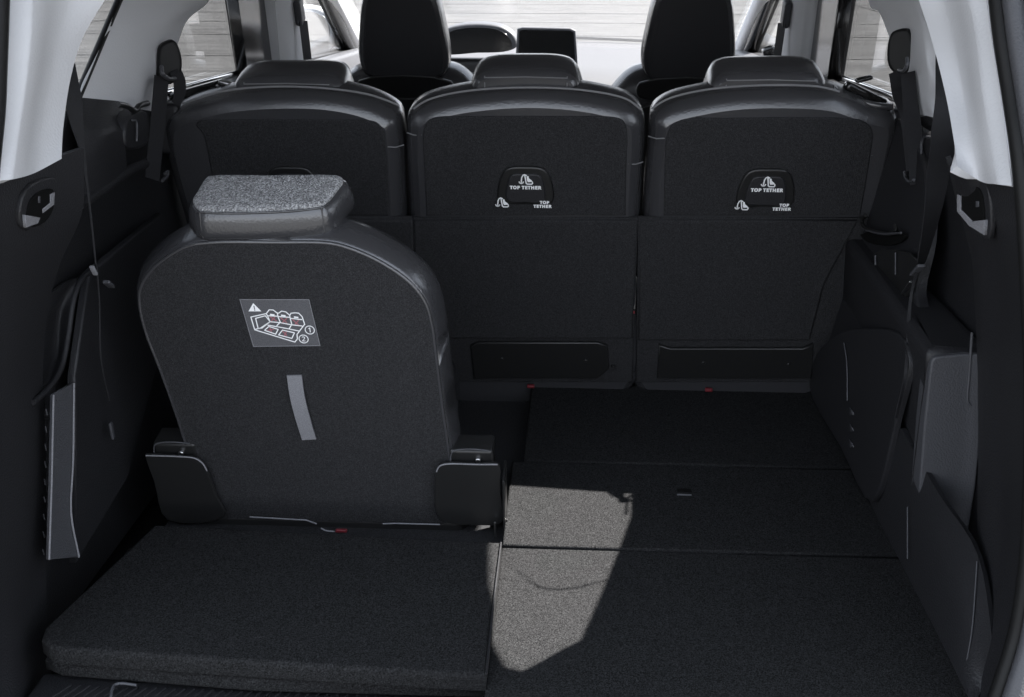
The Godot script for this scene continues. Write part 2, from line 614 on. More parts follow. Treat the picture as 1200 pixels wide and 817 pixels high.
func d_pillars() -> void:
	# the pale trim of the rearmost pillars: columns run from the tailgate flange to the quarter window
	var r := thing("pillar_trim", "pale grey rear pillar trim beside the boot's right edge", "pillar trim", "rear pillar trims", Vector3(0.64, 0.6, -1.4))
	part(r, "panel", sheet([
		[Vector3(0.5565, 1.0137, -1.46), Vector3(0.5324, 1.0154, -1.5), Vector3(0.5154, 1.0175, -1.55), Vector3(0.4724, 1.0184, -1.57)],
		[Vector3(0.5673, 0.8964, -1.39), Vector3(0.551, 0.8953, -1.415), Vector3(0.5512, 0.8917, -1.5), Vector3(0.5238, 0.8903, -1.53)],
		[Vector3(0.5738, 0.8366, -1.36), Vector3(0.5639, 0.8344, -1.385), Vector3(0.5711, 0.826, -1.48), Vector3(0.5536, 0.8223, -1.52)],
		[Vector3(0.5838, 0.7727, -1.33), Vector3(0.5715, 0.7691, -1.355), Vector3(0.5841, 0.7559, -1.45), Vector3(0.5658, 0.7537, -1.465)],
		[Vector3(0.5892, 0.7192, -1.3), Vector3(0.5793, 0.7144, -1.325), Vector3(0.581, 0.7033, -1.385), Vector3(0.5662, 0.7039, -1.41)],
		[Vector3(0.5898, 0.6787, -1.268), Vector3(0.582, 0.675, -1.293), Vector3(0.591, 0.6619, -1.372), Vector3(0.5628, 0.6789, -1.375)]], Vector3(-1, 0, 0.6), 0.012), M.pillar, Transform3D(Basis(), -r.position))
	var l := thing("pillar_trim", "pale grey rear pillar trim at the boot's left edge", "pillar trim", "rear pillar trims", Vector3(-0.64, 0.6, -1.4))
	part(l, "panel", sheet([
		[Vector3(-0.5952, 1.0162, -1.46), Vector3(-0.5607, 1.0178, -1.5), Vector3(-0.5185, 1.0197, -1.55), Vector3(-0.4492, 1.0208, -1.58)],
		[Vector3(-0.5966, 0.8938, -1.39), Vector3(-0.5717, 0.8932, -1.405), Vector3(-0.566, 0.8891, -1.5), Vector3(-0.5226, 0.8875, -1.54)],
		[Vector3(-0.5955, 0.8311, -1.36), Vector3(-0.572, 0.8299, -1.375), Vector3(-0.5811, 0.8223, -1.46), Vector3(-0.5653, 0.8179, -1.51)],
		[Vector3(-0.5969, 0.7829, -1.34), Vector3(-0.5757, 0.7812, -1.355), Vector3(-0.5913, 0.7704, -1.44), Vector3(-0.5832, 0.7642, -1.49)],
		[Vector3(-0.5948, 0.7262, -1.31), Vector3(-0.5803, 0.7238, -1.325), Vector3(-0.5983, 0.7092, -1.41), Vector3(-0.5899, 0.7008, -1.46)],
		[Vector3(-0.5891, 0.6715, -1.265), Vector3(-0.5784, 0.6694, -1.285), Vector3(-0.593, 0.6592, -1.372), Vector3(-0.5842, 0.6654, -1.43)]], Vector3(1, 0, 0.6), 0.012), M.pillar, Transform3D(Basis(), -l.position))
	# pale trim of the pillars between the rear door and the quarter window
	var cr := thing("pillar_trim", "pale grey middle pillar trim behind the right rear seat", "pillar trim", "middle pillar trims", Vector3(0.7, 0.6, -2.1))
	part(cr, "panel", sheet([
		[Vector3(0.71, 1.0507, -2.8162), Vector3(0.675, 1.0426, -2.5764), Vector3(0.68, 1.0358, -2.3815), Vector3(0.71, 1.0333, -2.3102)],
		[Vector3(0.7, 0.849, -2.5016), Vector3(0.7, 0.8544, -2.3771), Vector3(0.7, 0.8621, -2.1955), Vector3(0.7, 0.8678, -2.0643)],
		[Vector3(0.7, 0.7975, -2.4196), Vector3(0.7, 0.8091, -2.2912), Vector3(0.7, 0.818, -2.1092), Vector3(0.717, 0.8184, -2.0602)],
		[Vector3(0.7, 0.7924, -2.3485), Vector3(0.7, 0.7945, -2.1876), Vector3(0.7, 0.7962, -2.0677), Vector3(0.717, 0.7789, -2.0179)],
		[Vector3(0.7, 0.7507, -2.2456), Vector3(0.7, 0.7534, -2.1346), Vector3(0.703, 0.7361, -2.0152), Vector3(0.717, 0.7238, -1.998)],
		[Vector3(0.7, 0.6838, -2.0807), Vector3(0.705, 0.6806, -2.0487), Vector3(0.708, 0.681, -1.9925), Vector3(0.717, 0.6846, -1.947)],
		[Vector3(0.7, 0.6394, -2.0229), Vector3(0.708, 0.6415, -2.0102), Vector3(0.7, 0.6517, -1.9181), Vector3(0.717, 0.6458, -1.9203)]], Vector3(-1, 0, 0.3), 0.008), M.pillar, Transform3D(Basis(), -cr.position))
	var cl := thing("pillar_trim", "pale grey middle pillar trim left of the left rear seat", "pillar trim", "middle pillar trims", Vector3(-0.7, 0.6, -2.1))
	part(cl, "panel", sheet([
		[Vector3(-0.71, 1.0588, -2.9744), Vector3(-0.675, 1.0517, -2.7693), Vector3(-0.68, 1.0431, -2.5212), Vector3(-0.71, 1.0361, -2.3144)],
		[Vector3(-0.7, 0.8433, -2.5603), Vector3(-0.675, 0.852, -2.3584), Vector3(-0.68, 0.859, -2.1951), Vector3(-0.7, 0.8658, -2.0366)],
		[Vector3(-0.7, 0.7997, -2.4727), Vector3(-0.675, 0.8094, -2.2642), Vector3(-0.68, 0.819, -2.1124), Vector3(-0.7, 0.8275, -1.9766)],
		[Vector3(-0.7, 0.7747, -2.334), Vector3(-0.675, 0.7828, -2.1465), Vector3(-0.68, 0.7901, -2.0163), Vector3(-0.7, 0.7922, -1.9196)],
		[Vector3(-0.7, 0.7492, -2.2782), Vector3(-0.68, 0.7552, -2.1237), Vector3(-0.685, 0.7584, -1.9782), Vector3(-0.7, 0.7607, -1.8693)],
		[Vector3(-0.7, 0.6761, -2.1889), Vector3(-0.685, 0.6882, -2.0436), Vector3(-0.69, 0.7033, -1.914), Vector3(-0.7, 0.7171, -1.796)],
		[Vector3(-0.7, 0.6133, -2.1442), Vector3(-0.69, 0.6329, -2.0394), Vector3(-0.69, 0.6686, -1.8835), Vector3(-0.7, 0.6968, -1.7661)]], Vector3(1, 0, 0.3), 0.008), M.pillar, Transform3D(Basis(), -cl.position))
	part(cl, "window_seal", tube([Vector3(-0.705, 1.0277, -2.2926), Vector3(-0.705, 0.8654, -2.0455), Vector3(-0.705, 0.8244, -1.9806), Vector3(-0.705, 0.7575, -1.8733), Vector3(-0.705, 0.6956, -1.7741)], 0.007), M.rubber, Transform3D(Basis(), -cl.position))
	# rubber seals of the tailgate opening
	var sr := thing("tailgate_seal", "black rubber tailgate seal along the right opening edge", "seal", "tailgate seals", Vector3(0.72, 0.4, -1.3))
	var path := [Vector3(0.5625, 1.0221, -1.44), Vector3(0.5723, 0.9021, -1.365), Vector3(0.5792, 0.8389, -1.335), Vector3(0.5887, 0.7762, -1.305), Vector3(0.5946, 0.7238, -1.275), Vector3(0.6016, 0.67, -1.255), Vector3(0.615, 0.5762, -1.235), Vector3(0.6306, 0.4587, -1.215), Vector3(0.6449, 0.3426, -1.205), Vector3(0.6494, 0.2383, -1.185), Vector3(0.6434, 0.1548, -1.165), Vector3(0.6274, 0.0945, -1.145), Vector3(0.6118, 0.0424, -1.13)]
	part(sr, "seal_lip", tube(smooth3(path, 6), 0.012, 10), M.rubber, Transform3D(Basis(), -sr.position))
	var path2 := [Vector3(0.5694, 1.0211, -1.42), Vector3(0.5785, 0.9031, -1.34), Vector3(0.5883, 0.8319, -1.31), Vector3(0.5974, 0.7704, -1.28), Vector3(0.6053, 0.7097, -1.25), Vector3(0.6145, 0.6471, -1.23), Vector3(0.628, 0.5542, -1.21), Vector3(0.6382, 0.4588, -1.19), Vector3(0.6498, 0.3558, -1.18), Vector3(0.6533, 0.2539, -1.16), Vector3(0.6473, 0.1605, -1.14), Vector3(0.6315, 0.1016, -1.12), Vector3(0.6185, 0.0467, -1.11)]
	part(sr, "seal_tube", tube(smooth3(path2, 6), 0.012, 10), M.plastic_grey, Transform3D(Basis(), -sr.position))
	part(sr, "body_flange", ribbon([Vector3(0.5935, 0.9036, -1.33), Vector3(0.6049, 0.833, -1.3), Vector3(0.6146, 0.7721, -1.27), Vector3(0.6222, 0.7119, -1.24), Vector3(0.639, 0.6111, -1.22)], [Vector3(0.3, 0, 1), Vector3(0.3, 0, 1), Vector3(0.3, 0, 1), Vector3(0.3, 0, 1), Vector3(0.3, 0, 1)], 0.05, 0.004), M.satin, Transform3D(Basis(), -sr.position))
	var sl := thing("tailgate_seal", "black rubber tailgate seal along the left opening edge", "seal", "tailgate seals", Vector3(-0.72, 0.4, -1.3))
	var path3 := [Vector3(-0.5949, 1.025, -1.44), Vector3(-0.5949, 0.8997, -1.365), Vector3(-0.5962, 0.8141, -1.33), Vector3(-0.5956, 0.7481, -1.3), Vector3(-0.5962, 0.6928, -1.27), Vector3(-0.6078, 0.5861, -1.24)]
	part(sl, "seal_lip", tube(smooth3(path3, 6), 0.012, 10), M.rubber, Transform3D(Basis(), -sl.position))
	# the tailgate, swung up above the camera
	var tg := thing("tailgate", "open tailgate raised above the boot", "tailgate", "", Vector3(0, 1.0, -1.4))
	part(tg, "inner_panel", sheet([
		[Vector3(-0.64, 1.115, -1.34), Vector3(0, 1.155, -1.34), Vector3(0.64, 1.115, -1.34)],
		[Vector3(-0.66, 1.50, -0.92), Vector3(0, 1.55, -0.92), Vector3(0.66, 1.50, -0.92)],
		[Vector3(-0.62, 1.86, -0.42), Vector3(0, 1.90, -0.42), Vector3(0.62, 1.86, -0.42)]], Vector3.DOWN, 0.05), M.plastic, Transform3D(Basis(), -tg.position))

# plate on a side wall: outline from points, extruded away from the cabin
func wall_plate(pts: Array, s: float, thick: float, r: float, n := 4) -> SurfaceTool:
	# pts share roughly one plane; fit it through the first, middle and last thirds
	var c := Vector3.ZERO
	for p in pts: c += p
	c /= pts.size()
	var m := Vector3.ZERO
	for i in pts.size():
		m += (pts[i] - c).cross(pts[(i + 1) % pts.size()] - c)
	m = m.normalized()
	if m.x * s > 0: m = -m
	var u := Vector3.UP.cross(m).normalized()
	var v := m.cross(u)
	var o := []
	for p in pts: o.append(Vector2((p - c).dot(u), (p - c).dot(v)))
	var poly := smooth2(o, n) if n > 1 else PackedVector2Array(o)
	return slab(poly, rounded(-thick, 0, r), Transform3D(u, v, m, c))

func side_trim_right() -> void:
	var t := thing("side_trim", "black moulded side trim on the boot's right wall with pull hook and rear recess", "side trim", "boot side trims", Vector3(0.68, 0, -1.8))
	var off := Transform3D(Basis(), -t.position)
	# rear column below the pale pillar
	part(t, "rear_column", sheet([
		[Vector3(0.5685, 0.6777, -1.44), Vector3(0.5643, 0.6726, -1.39), Vector3(0.5966, 0.6645, -1.39), Vector3(0.5953, 0.6829, -1.285)],
		[Vector3(0.6201, 0.5969, -1.52), Vector3(0.6119, 0.5997, -1.46), Vector3(0.617, 0.6116, -1.39), Vector3(0.6029, 0.6367, -1.27)],
		[Vector3(0.649, 0.5246, -1.52), Vector3(0.6413, 0.5269, -1.47), Vector3(0.6399, 0.545, -1.39), Vector3(0.6124, 0.5786, -1.26)],
		[Vector3(0.66, 0.4437, -1.5), Vector3(0.6548, 0.4514, -1.46), Vector3(0.6517, 0.4737, -1.38), Vector3(0.6228, 0.5089, -1.25)],
		[Vector3(0.6748, 0.3446, -1.49), Vector3(0.6681, 0.3548, -1.45), Vector3(0.6644, 0.3825, -1.37), Vector3(0.6335, 0.4319, -1.24)],
		[Vector3(0.6885, 0.2058, -1.47), Vector3(0.6797, 0.2237, -1.43), Vector3(0.6815, 0.2501, -1.36), Vector3(0.6481, 0.3123, -1.23)],
		[Vector3(0.6836, 0.0936, -1.42), Vector3(0.6749, 0.1112, -1.38), Vector3(0.6749, 0.1351, -1.31), Vector3(0.6548, 0.1863, -1.21)],
		[Vector3(0.6652, -0.0032, -1.38), Vector3(0.6565, 0.0178, -1.34), Vector3(0.6565, 0.0476, -1.27), Vector3(0.6457, 0.0929, -1.19)],
		[Vector3(0.645, -0.0917, -1.33), Vector3(0.6386, -0.067, -1.29), Vector3(0.6337, -0.0311, -1.22), Vector3(0.6333, -0.0097, -1.17)]], Vector3(-1, 0, 0.4), 0.006, 4), M.plastic, off)
	# niche wall behind the column
	part(t, "niche_wall", wall_plate([Vector3(0.716, 0.6058, -2.1258), Vector3(0.716, 0.6254, -1.8895), Vector3(0.716, 0.6384, -1.7287), Vector3(0.716, 0.4008, -1.551), Vector3(0.716, 0.2721, -1.7774), Vector3(0.716, 0.3157, -2.1262)], 1.0, 0.012, 0.004, 1), M.plastic, off)
	# wheel arch box: its rear face catches the light
	var box := PackedVector2Array([Vector2(0.71, -1.545), Vector2(0.64, -1.548), Vector2(0.6235, -1.550), Vector2(0.619, -1.5525), Vector2(0.6175, -1.557), Vector2(0.622, -1.75), Vector2(0.635, -2.05), Vector2(0.64, -2.33), Vector2(0.71, -2.33)])
	part(t, "wheel_arch_box", slab(box, [Vector2(0.034, -0.02), Vector2(0.03, 0.1), Vector2(0.002, 0.35), Vector2(0.0, 0.362), Vector2(0.004, 0.372), Vector2(0.014, 0.375)], Transform3D(Vector3(1, 0, 0), Vector3(0, 0, 1), Vector3(0, 1, 0), Vector3.ZERO)), M.plastic, off)
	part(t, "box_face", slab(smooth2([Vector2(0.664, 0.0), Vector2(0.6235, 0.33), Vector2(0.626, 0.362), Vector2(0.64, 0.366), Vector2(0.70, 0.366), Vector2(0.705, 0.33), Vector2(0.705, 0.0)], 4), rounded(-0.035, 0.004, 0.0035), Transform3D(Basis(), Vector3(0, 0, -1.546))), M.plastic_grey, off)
	part(t, "box_rib", tube(smooth3([Vector3(0.6746, 0.4036, -1.541), Vector3(0.6805, 0.337, -1.541), Vector3(0.684, 0.2961, -1.541), Vector3(0.6901, 0.288, -1.541)], 5), 0.002, 6), M.plastic_grey, off)
	# panel up to the window line beside the seat
	part(t, "upper_panel", wall_plate([Vector3(0.64, 0.3552, -1.6716), Vector3(0.655, 0.3924, -1.7757), Vector3(0.665, 0.4757, -1.7903), Vector3(0.69, 0.5696, -1.8807), Vector3(0.7, 0.6018, -1.9797), Vector3(0.7, 0.609, -2.0688), Vector3(0.69, 0.6143, -2.1507), Vector3(0.675, 0.4934, -2.2454), Vector3(0.655, 0.2033, -2.4251), Vector3(0.645, 0.0668, -2.4049), Vector3(0.64, 0.1762, -2.0182)], 1.0, 0.02, 0.006), M.plastic, off)
	part(t, "arch_panel", wall_plate([Vector3(0.617, 0.3463, -1.6559), Vector3(0.617, 0.3163, -1.6231), Vector3(0.617, 0.2186, -1.6469), Vector3(0.617, 0.0314, -1.713), Vector3(0.617, 0.0183, -1.9493), Vector3(0.617, 0.0184, -2.2571), Vector3(0.617, 0.076, -2.2478), Vector3(0.617, 0.1873, -2.1055), Vector3(0.617, 0.279, -1.9014)], 1.0, 0.01, 0.004), M.plastic, off)
	part(t, "seam_rib", tube(smooth3([Vector3(0.614, 0.2143, -1.9995), Vector3(0.614, 0.1949, -1.9691), Vector3(0.614, 0.1611, -1.9461), Vector3(0.614, 0.1251, -1.9291)], 4), 0.0015, 6), M.plastic_grey, off)
	for k in 3:
		part(t, "clip", wall_plate([Vector3(0.614, 0.1226, -1.9073), Vector3(0.614, 0.1198, -1.879), Vector3(0.614, 0.1083, -1.9006)], 1.0, 0.002, 0.0005, 1), M.plastic_grey, Transform3D(Basis(), -t.position + Vector3(0, -0.027 * k, 0.012 * k)))
	# lower rear panel whose sloping top edge leaves a pocket
	part(t, "pocket_panel", sheet([
		[Vector3(0.6308, 0, -1.8552), Vector3(0.6307, 0, -1.568), Vector3(0.6309, 0, -1.3799), Vector3(0.6287, 0, -1.2186)],
		[Vector3(0.624, 0.1154, -1.7338), Vector3(0.632, 0.1091, -1.5183), Vector3(0.64, 0.0862, -1.3628), Vector3(0.648, 0.0121, -1.2423)],
		[Vector3(0.628, 0.1998, -1.6492), Vector3(0.645, 0.1662, -1.4894), Vector3(0.66, 0.1442, -1.3569), Vector3(0.66, 0.0549, -1.251)]], Vector3(-1, 0.2, 0.4), 0.008, 5), M.plastic, off)
	part(t, "panel_edge", tube(smooth3([Vector3(0.626, 0.1052, -1.5622), Vector3(0.625, 0.0636, -1.5396), Vector3(0.6245, 0.0345, -1.5245)], 4), 0.001, 6), M.plastic_grey, off)
	part(t, "panel_edge", tube(smooth3([Vector3(0.657, 0.1394, -1.3492), Vector3(0.652, 0.1095, -1.3277), Vector3(0.645, 0.0607, -1.2987), Vector3(0.638, 0.0171, -1.2822)], 4), 0.001, 6), M.plastic_grey, off)
	# release handle in its recess
	recess(t, off, [Vector3(0.5892, 0.6619, -1.4542), Vector3(0.5988, 0.6644, -1.3904), Vector3(0.6031, 0.6512, -1.3728), Vector3(0.6127, 0.5892, -1.3706), Vector3(0.604, 0.5923, -1.4256), Vector3(0.5948, 0.6214, -1.4542)], [Vector3(0.5941, 0.6282, -1.4446), Vector3(0.5957, 0.628, -1.4358), Vector3(0.5982, 0.61, -1.4358), Vector3(0.6044, 0.6021, -1.405), Vector3(0.6046, 0.5937, -1.4116), Vector3(0.5973, 0.6056, -1.4446)], [Vector3(0.6031, 0.5993, -1.416), Vector3(0.6076, 0.6128, -1.372), Vector3(0.6103, 0.5926, -1.3742), Vector3(0.6049, 0.5943, -1.4094)], [Vector3(0.6016, 0.6307, -1.3962), Vector3(0.6023, 0.6323, -1.3896), Vector3(0.6034, 0.6247, -1.3896), Vector3(0.6027, 0.6231, -1.3962)], 1.0)
	# bag hook and belt outlet
	part(t, "bag_hook", tube(smooth3([Vector3(0.655, 0.4363, -2.1075), Vector3(0.655, 0.4211, -2.1275), Vector3(0.655, 0.4137, -2.1104), Vector3(0.655, 0.4247, -2.0246), Vector3(0.655, 0.4418, -1.9484), Vector3(0.655, 0.4593, -1.9001), Vector3(0.655, 0.4675, -1.9094)], 4), 0.004, 8), M.satin, off)
	part(t, "hook_lip", tube(smooth3([Vector3(0.652, 0.4154, -2.0721), Vector3(0.652, 0.4362, -1.9693), Vector3(0.652, 0.4669, -1.8601)], 4), 0.002, 8), M.plastic_grey, off)
	part(t, "hook_recess", wall_plate([Vector3(0.661, 0.3862, -2.1504), Vector3(0.661, 0.4615, -1.8698), Vector3(0.661, 0.4429, -1.8879), Vector3(0.661, 0.3857, -2.0955)], 1.0, 0.004, 0.002), M.void, off)
	part(t, "belt_outlet", wall_plate([Vector3(0.652, 0.3855, -2.0131), Vector3(0.652, 0.4309, -1.8868), Vector3(0.652, 0.4466, -1.7506), Vector3(0.652, 0.4136, -1.7549), Vector3(0.652, 0.3654, -1.8033), Vector3(0.652, 0.3735, -1.8827), Vector3(0.652, 0.3673, -1.9859)], 1.0, 0.004, 0.002, 2), M.satin, off)
	part(t, "outlet_rib", tube([Vector3(0.648, 0.3928, -1.9817), Vector3(0.648, 0.3757, -1.9738)], 0.002, 6), M.plastic_grey, off)
	part(t, "outlet_rib", tube([Vector3(0.648, 0.4313, -1.8637), Vector3(0.648, 0.3966, -1.8478)], 0.0015, 6), M.plastic_grey, off)
	# shelf end with belt guide box below the window
	part(t, "shelf", sheet([
		[Vector3(0.712, 0.6252, -2.0644), Vector3(0.706, 0.6241, -1.9801), Vector3(0.704, 0.6269, -1.8968)],
		[Vector3(0.702, 0.6131, -1.9919), Vector3(0.696, 0.6149, -1.9314), Vector3(0.694, 0.6208, -1.8516)],
		[Vector3(0.7, 0.5761, -1.9578), Vector3(0.694, 0.5883, -1.9028), Vector3(0.692, 0.6047, -1.8332)]], Vector3(-1, 0.5, 0.5), 0.006, 3), M.plastic, off)
	part(t, "shelf_rib", tube(smooth3([Vector3(0.69, 0.5864, -1.9276), Vector3(0.69, 0.6053, -1.9361), Vector3(0.69, 0.6172, -1.9265), Vector3(0.69, 0.6262, -1.8682)], 4), 0.0025, 6), M.plastic_grey, off)

func recess(t: Node3D, off: Transform3D, bezel: Array, edge: Array, lip: Array, pin: Array, s: float) -> void:
	part(t, "handle_bezel", wall_plate(bezel, s, 0.006, 0.003, 3), M.plastic, off)
	var c := Vector3.ZERO
	for p in bezel: c += p
	c /= bezel.size()
	var inner := []
	for p in bezel: inner.append(c + (p - c) * 0.72 + Vector3(-0.0015 * s, -0.006, 0))
	part(t, "handle_recess", wall_plate(inner, s, 0.006, 0.001, 3), M.void, off)
	for pr in [["handle_edge", edge], ["handle_lip", lip], ["handle_pin", pin]]:
		var q := []
		for p in pr[1]: q.append(p + Vector3(-0.003 * s, 0, 0))
		part(t, pr[0], wall_plate(q, s, 0.004, 0.001, 1), M.strap if pr[0] != "handle_pin" else M.plastic_grey, off)

func side_trim_left() -> void:
	var t := thing("side_trim", "black moulded side trim on the boot's left wall with slotted column and storage pocket", "side trim", "boot side trims", Vector3(-0.68, 0, -1.6))
	var off := Transform3D(Basis(), -t.position)
	part(t, "rear_column", sheet([
		[Vector3(-0.5837, 0.6658, -1.5), Vector3(-0.5953, 0.664, -1.46), Vector3(-0.6011, 0.6608, -1.385), Vector3(-0.5992, 0.6681, -1.28)],
		[Vector3(-0.6083, 0.5687, -1.52), Vector3(-0.6105, 0.5713, -1.48), Vector3(-0.6099, 0.5897, -1.38), Vector3(-0.6136, 0.6042, -1.27)],
		[Vector3(-0.6425, 0.4977, -1.5), Vector3(-0.6417, 0.4996, -1.46), Vector3(-0.6351, 0.5177, -1.37), Vector3(-0.6288, 0.5366, -1.26)],
		[Vector3(-0.6632, 0.4262, -1.48), Vector3(-0.6576, 0.4326, -1.44), Vector3(-0.6446, 0.4574, -1.35), Vector3(-0.6381, 0.4788, -1.25)],
		[Vector3(-0.6788, 0.3365, -1.47), Vector3(-0.6717, 0.3451, -1.43), Vector3(-0.6556, 0.3753, -1.34), Vector3(-0.6486, 0.4024, -1.24)],
		[Vector3(-0.6845, 0.2068, -1.45), Vector3(-0.6769, 0.2201, -1.41), Vector3(-0.6626, 0.2596, -1.32), Vector3(-0.6522, 0.2989, -1.22)],
		[Vector3(-0.6905, 0.0781, -1.42), Vector3(-0.6839, 0.0951, -1.38), Vector3(-0.6683, 0.1365, -1.29), Vector3(-0.6583, 0.1794, -1.2)],
		[Vector3(-0.6854, -0.016, -1.38), Vector3(-0.682, -0.0033, -1.34), Vector3(-0.6678, 0.0359, -1.26), Vector3(-0.6657, 0.0681, -1.19)],
		[Vector3(-0.6723, -0.1091, -1.34), Vector3(-0.6699, -0.0933, -1.3), Vector3(-0.6568, -0.0588, -1.22), Vector3(-0.6637, -0.0468, -1.17)]], Vector3(1, 0, 0.4), 0.006, 4), M.plastic, off)
	part(t, "niche_wall", wall_plate([Vector3(-0.712, 0.6777, -1.7487), Vector3(-0.712, 0.6398, -2.0976), Vector3(-0.712, 0.3443, -2.0719), Vector3(-0.712, 0.0983, -1.7316), Vector3(-0.712, 0.2712, -1.4917), Vector3(-0.712, 0.4619, -1.5283)], -1.0, 0.012, 0.004, 1), M.plastic, off)
	part(t, "inner_wall", wall_plate([Vector3(-0.672, 0.4368, -1.6559), Vector3(-0.672, 0.4505, -1.9931), Vector3(-0.672, 0.3016, -2.0412), Vector3(-0.672, 0.0523, -1.6923), Vector3(-0.672, 0.0192, -1.4678), Vector3(-0.672, 0.3015, -1.5558)], -1.0, 0.012, 0.004, 1), M.plastic, off)
	# storage pocket: a bowed inner surface and a rolled rim
	part(t, "storage_pocket", sheet([
		[Vector3(-0.69, 0.4266, -1.6788), Vector3(-0.7, 0.4279, -1.6375), Vector3(-0.7, 0.4285, -1.5705), Vector3(-0.685, 0.4402, -1.5073)],
		[Vector3(-0.69, 0.3928, -1.6154), Vector3(-0.71, 0.3856, -1.6147), Vector3(-0.71, 0.3918, -1.5684), Vector3(-0.685, 0.4128, -1.487)],
		[Vector3(-0.685, 0.3394, -1.5672), Vector3(-0.705, 0.3299, -1.5725), Vector3(-0.705, 0.34, -1.5284), Vector3(-0.682, 0.3634, -1.4529)],
		[Vector3(-0.68, 0.3116, -1.5103), Vector3(-0.69, 0.3091, -1.5024), Vector3(-0.69, 0.3099, -1.4742), Vector3(-0.68, 0.3123, -1.4314)]], Vector3(1, 0, 0.3), 0.004, 4), M.plastic, off)
	part(t, "pocket_rim", tube(smooth3([Vector3(-0.675, 0.4372, -1.6733), Vector3(-0.675, 0.4337, -1.6292), Vector3(-0.675, 0.4118, -1.5933), Vector3(-0.674, 0.3685, -1.5579), Vector3(-0.672, 0.3314, -1.5167), Vector3(-0.67, 0.3185, -1.4615), Vector3(-0.67, 0.3183, -1.412)], 5), 0.0045, 8), M.plastic, off)
	part(t, "pocket_edge", tube(smooth3([Vector3(-0.672, 0.4488, -1.482), Vector3(-0.67, 0.4152, -1.4555), Vector3(-0.67, 0.3841, -1.4343)], 4), 0.002, 6), M.plastic_grey, off)
	# upright slotted post; its rear face catches the light
	var post := [Vector3(-0.652, 0.3192, -1.4387), Vector3(-0.652, 0.3111, -1.5063), Vector3(-0.652, 0.1737, -1.4603), Vector3(-0.652, 0.1211, -1.4367), Vector3(-0.652, 0.0477, -1.44), Vector3(-0.652, 0.0984, -1.3505), Vector3(-0.652, 0.2074, -1.3955)]
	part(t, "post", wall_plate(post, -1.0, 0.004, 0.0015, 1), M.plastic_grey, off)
	part(t, "post_edge", tube([Vector3(-0.65, 0.3204, -1.4361), Vector3(-0.65, 0.2088, -1.393), Vector3(-0.65, 0.1, -1.348)], 0.0016, 6), M.strap, off)
	part(t, "post_edge", tube(smooth3([Vector3(-0.65, 0.3111, -1.5032), Vector3(-0.65, 0.201, -1.4633), Vector3(-0.65, 0.1309, -1.4323), Vector3(-0.65, 0.051, -1.4348)], 4), 0.0016, 6), M.strap, off)
	for v in [Vector3(-0.6621, 0.2949, -1.432), Vector3(-0.6649, 0.2688, -1.428), Vector3(-0.6677, 0.2425, -1.424), Vector3(-0.6705, 0.2159, -1.42), Vector3(-0.6734, 0.1892, -1.416), Vector3(-0.6763, 0.1622, -1.412), Vector3(-0.6792, 0.135, -1.408), Vector3(-0.6822, 0.1076, -1.404), Vector3(-0.6852, 0.08, -1.4)]:
		part(t, "slot", rbox(Vector3(0.002, 0.011, 0.002), 0.0008, Transform3D(Basis(Vector3(1, 0, 0), 0.12), v)), M.plastic_grey, off)
	recess(t, off, [Vector3(-0.5976, 0.6405, -1.347), Vector3(-0.598, 0.6429, -1.417), Vector3(-0.599, 0.6334, -1.4395), Vector3(-0.6039, 0.6012, -1.437), Vector3(-0.6071, 0.5841, -1.402), Vector3(-0.6051, 0.5929, -1.342), Vector3(-0.6011, 0.6154, -1.332)], [Vector3(-0.6, 0.6212, -1.4115), Vector3(-0.5997, 0.6218, -1.424), Vector3(-0.6023, 0.6049, -1.4215), Vector3(-0.6031, 0.6013, -1.389), Vector3(-0.6022, 0.607, -1.389), Vector3(-0.6017, 0.6096, -1.4115)], [Vector3(-0.6005, 0.6121, -1.3365), Vector3(-0.6037, 0.5974, -1.3815), Vector3(-0.6046, 0.5913, -1.374), Vector3(-0.6034, 0.5948, -1.339)], [Vector3(-0.599, 0.627, -1.3765), Vector3(-0.5993, 0.6258, -1.3815), Vector3(-0.6007, 0.6168, -1.3815), Vector3(-0.6004, 0.618, -1.3765)], -1.0)
	# shelf under the quarter window with the box of the belt guide
	part(t, "shelf", sheet([
		[Vector3(-0.7, 0.6968, -1.7661), Vector3(-0.69, 0.6741, -1.8853), Vector3(-0.7, 0.6439, -2.0705)],
		[Vector3(-0.685, 0.6805, -1.7319), Vector3(-0.675, 0.662, -1.807), Vector3(-0.675, 0.6395, -1.8852)],
		[Vector3(-0.67, 0.6589, -1.7022), Vector3(-0.66, 0.65, -1.7552), Vector3(-0.665, 0.6339, -1.8497)],
		[Vector3(-0.665, 0.6254, -1.6824), Vector3(-0.655, 0.6352, -1.7311), Vector3(-0.66, 0.6252, -1.8339)],
		[Vector3(-0.665, 0.5588, -1.6667), Vector3(-0.66, 0.5571, -1.7349), Vector3(-0.66, 0.5516, -1.825)]], Vector3(1, 0.6, 0.4), 0.008, 4), M.plastic, off)
	part(t, "guide_box", wall_plate([Vector3(-0.655, 0.6375, -1.8288), Vector3(-0.655, 0.6535, -1.8531), Vector3(-0.655, 0.6484, -1.9315), Vector3(-0.655, 0.5982, -1.9277), Vector3(-0.655, 0.5949, -1.8652), Vector3(-0.655, 0.6099, -1.8235)], -1.0, 0.03, 0.005, 3), M.plastic, off)
	part(t, "guide_cap", tube(smooth3([Vector3(-0.65, 0.6817, -1.7972), Vector3(-0.65, 0.6714, -1.8383), Vector3(-0.65, 0.6602, -1.8654), Vector3(-0.65, 0.6655, -1.8869), Vector3(-0.65, 0.6639, -1.927)], 4), 0.005, 8), M.satin, off)
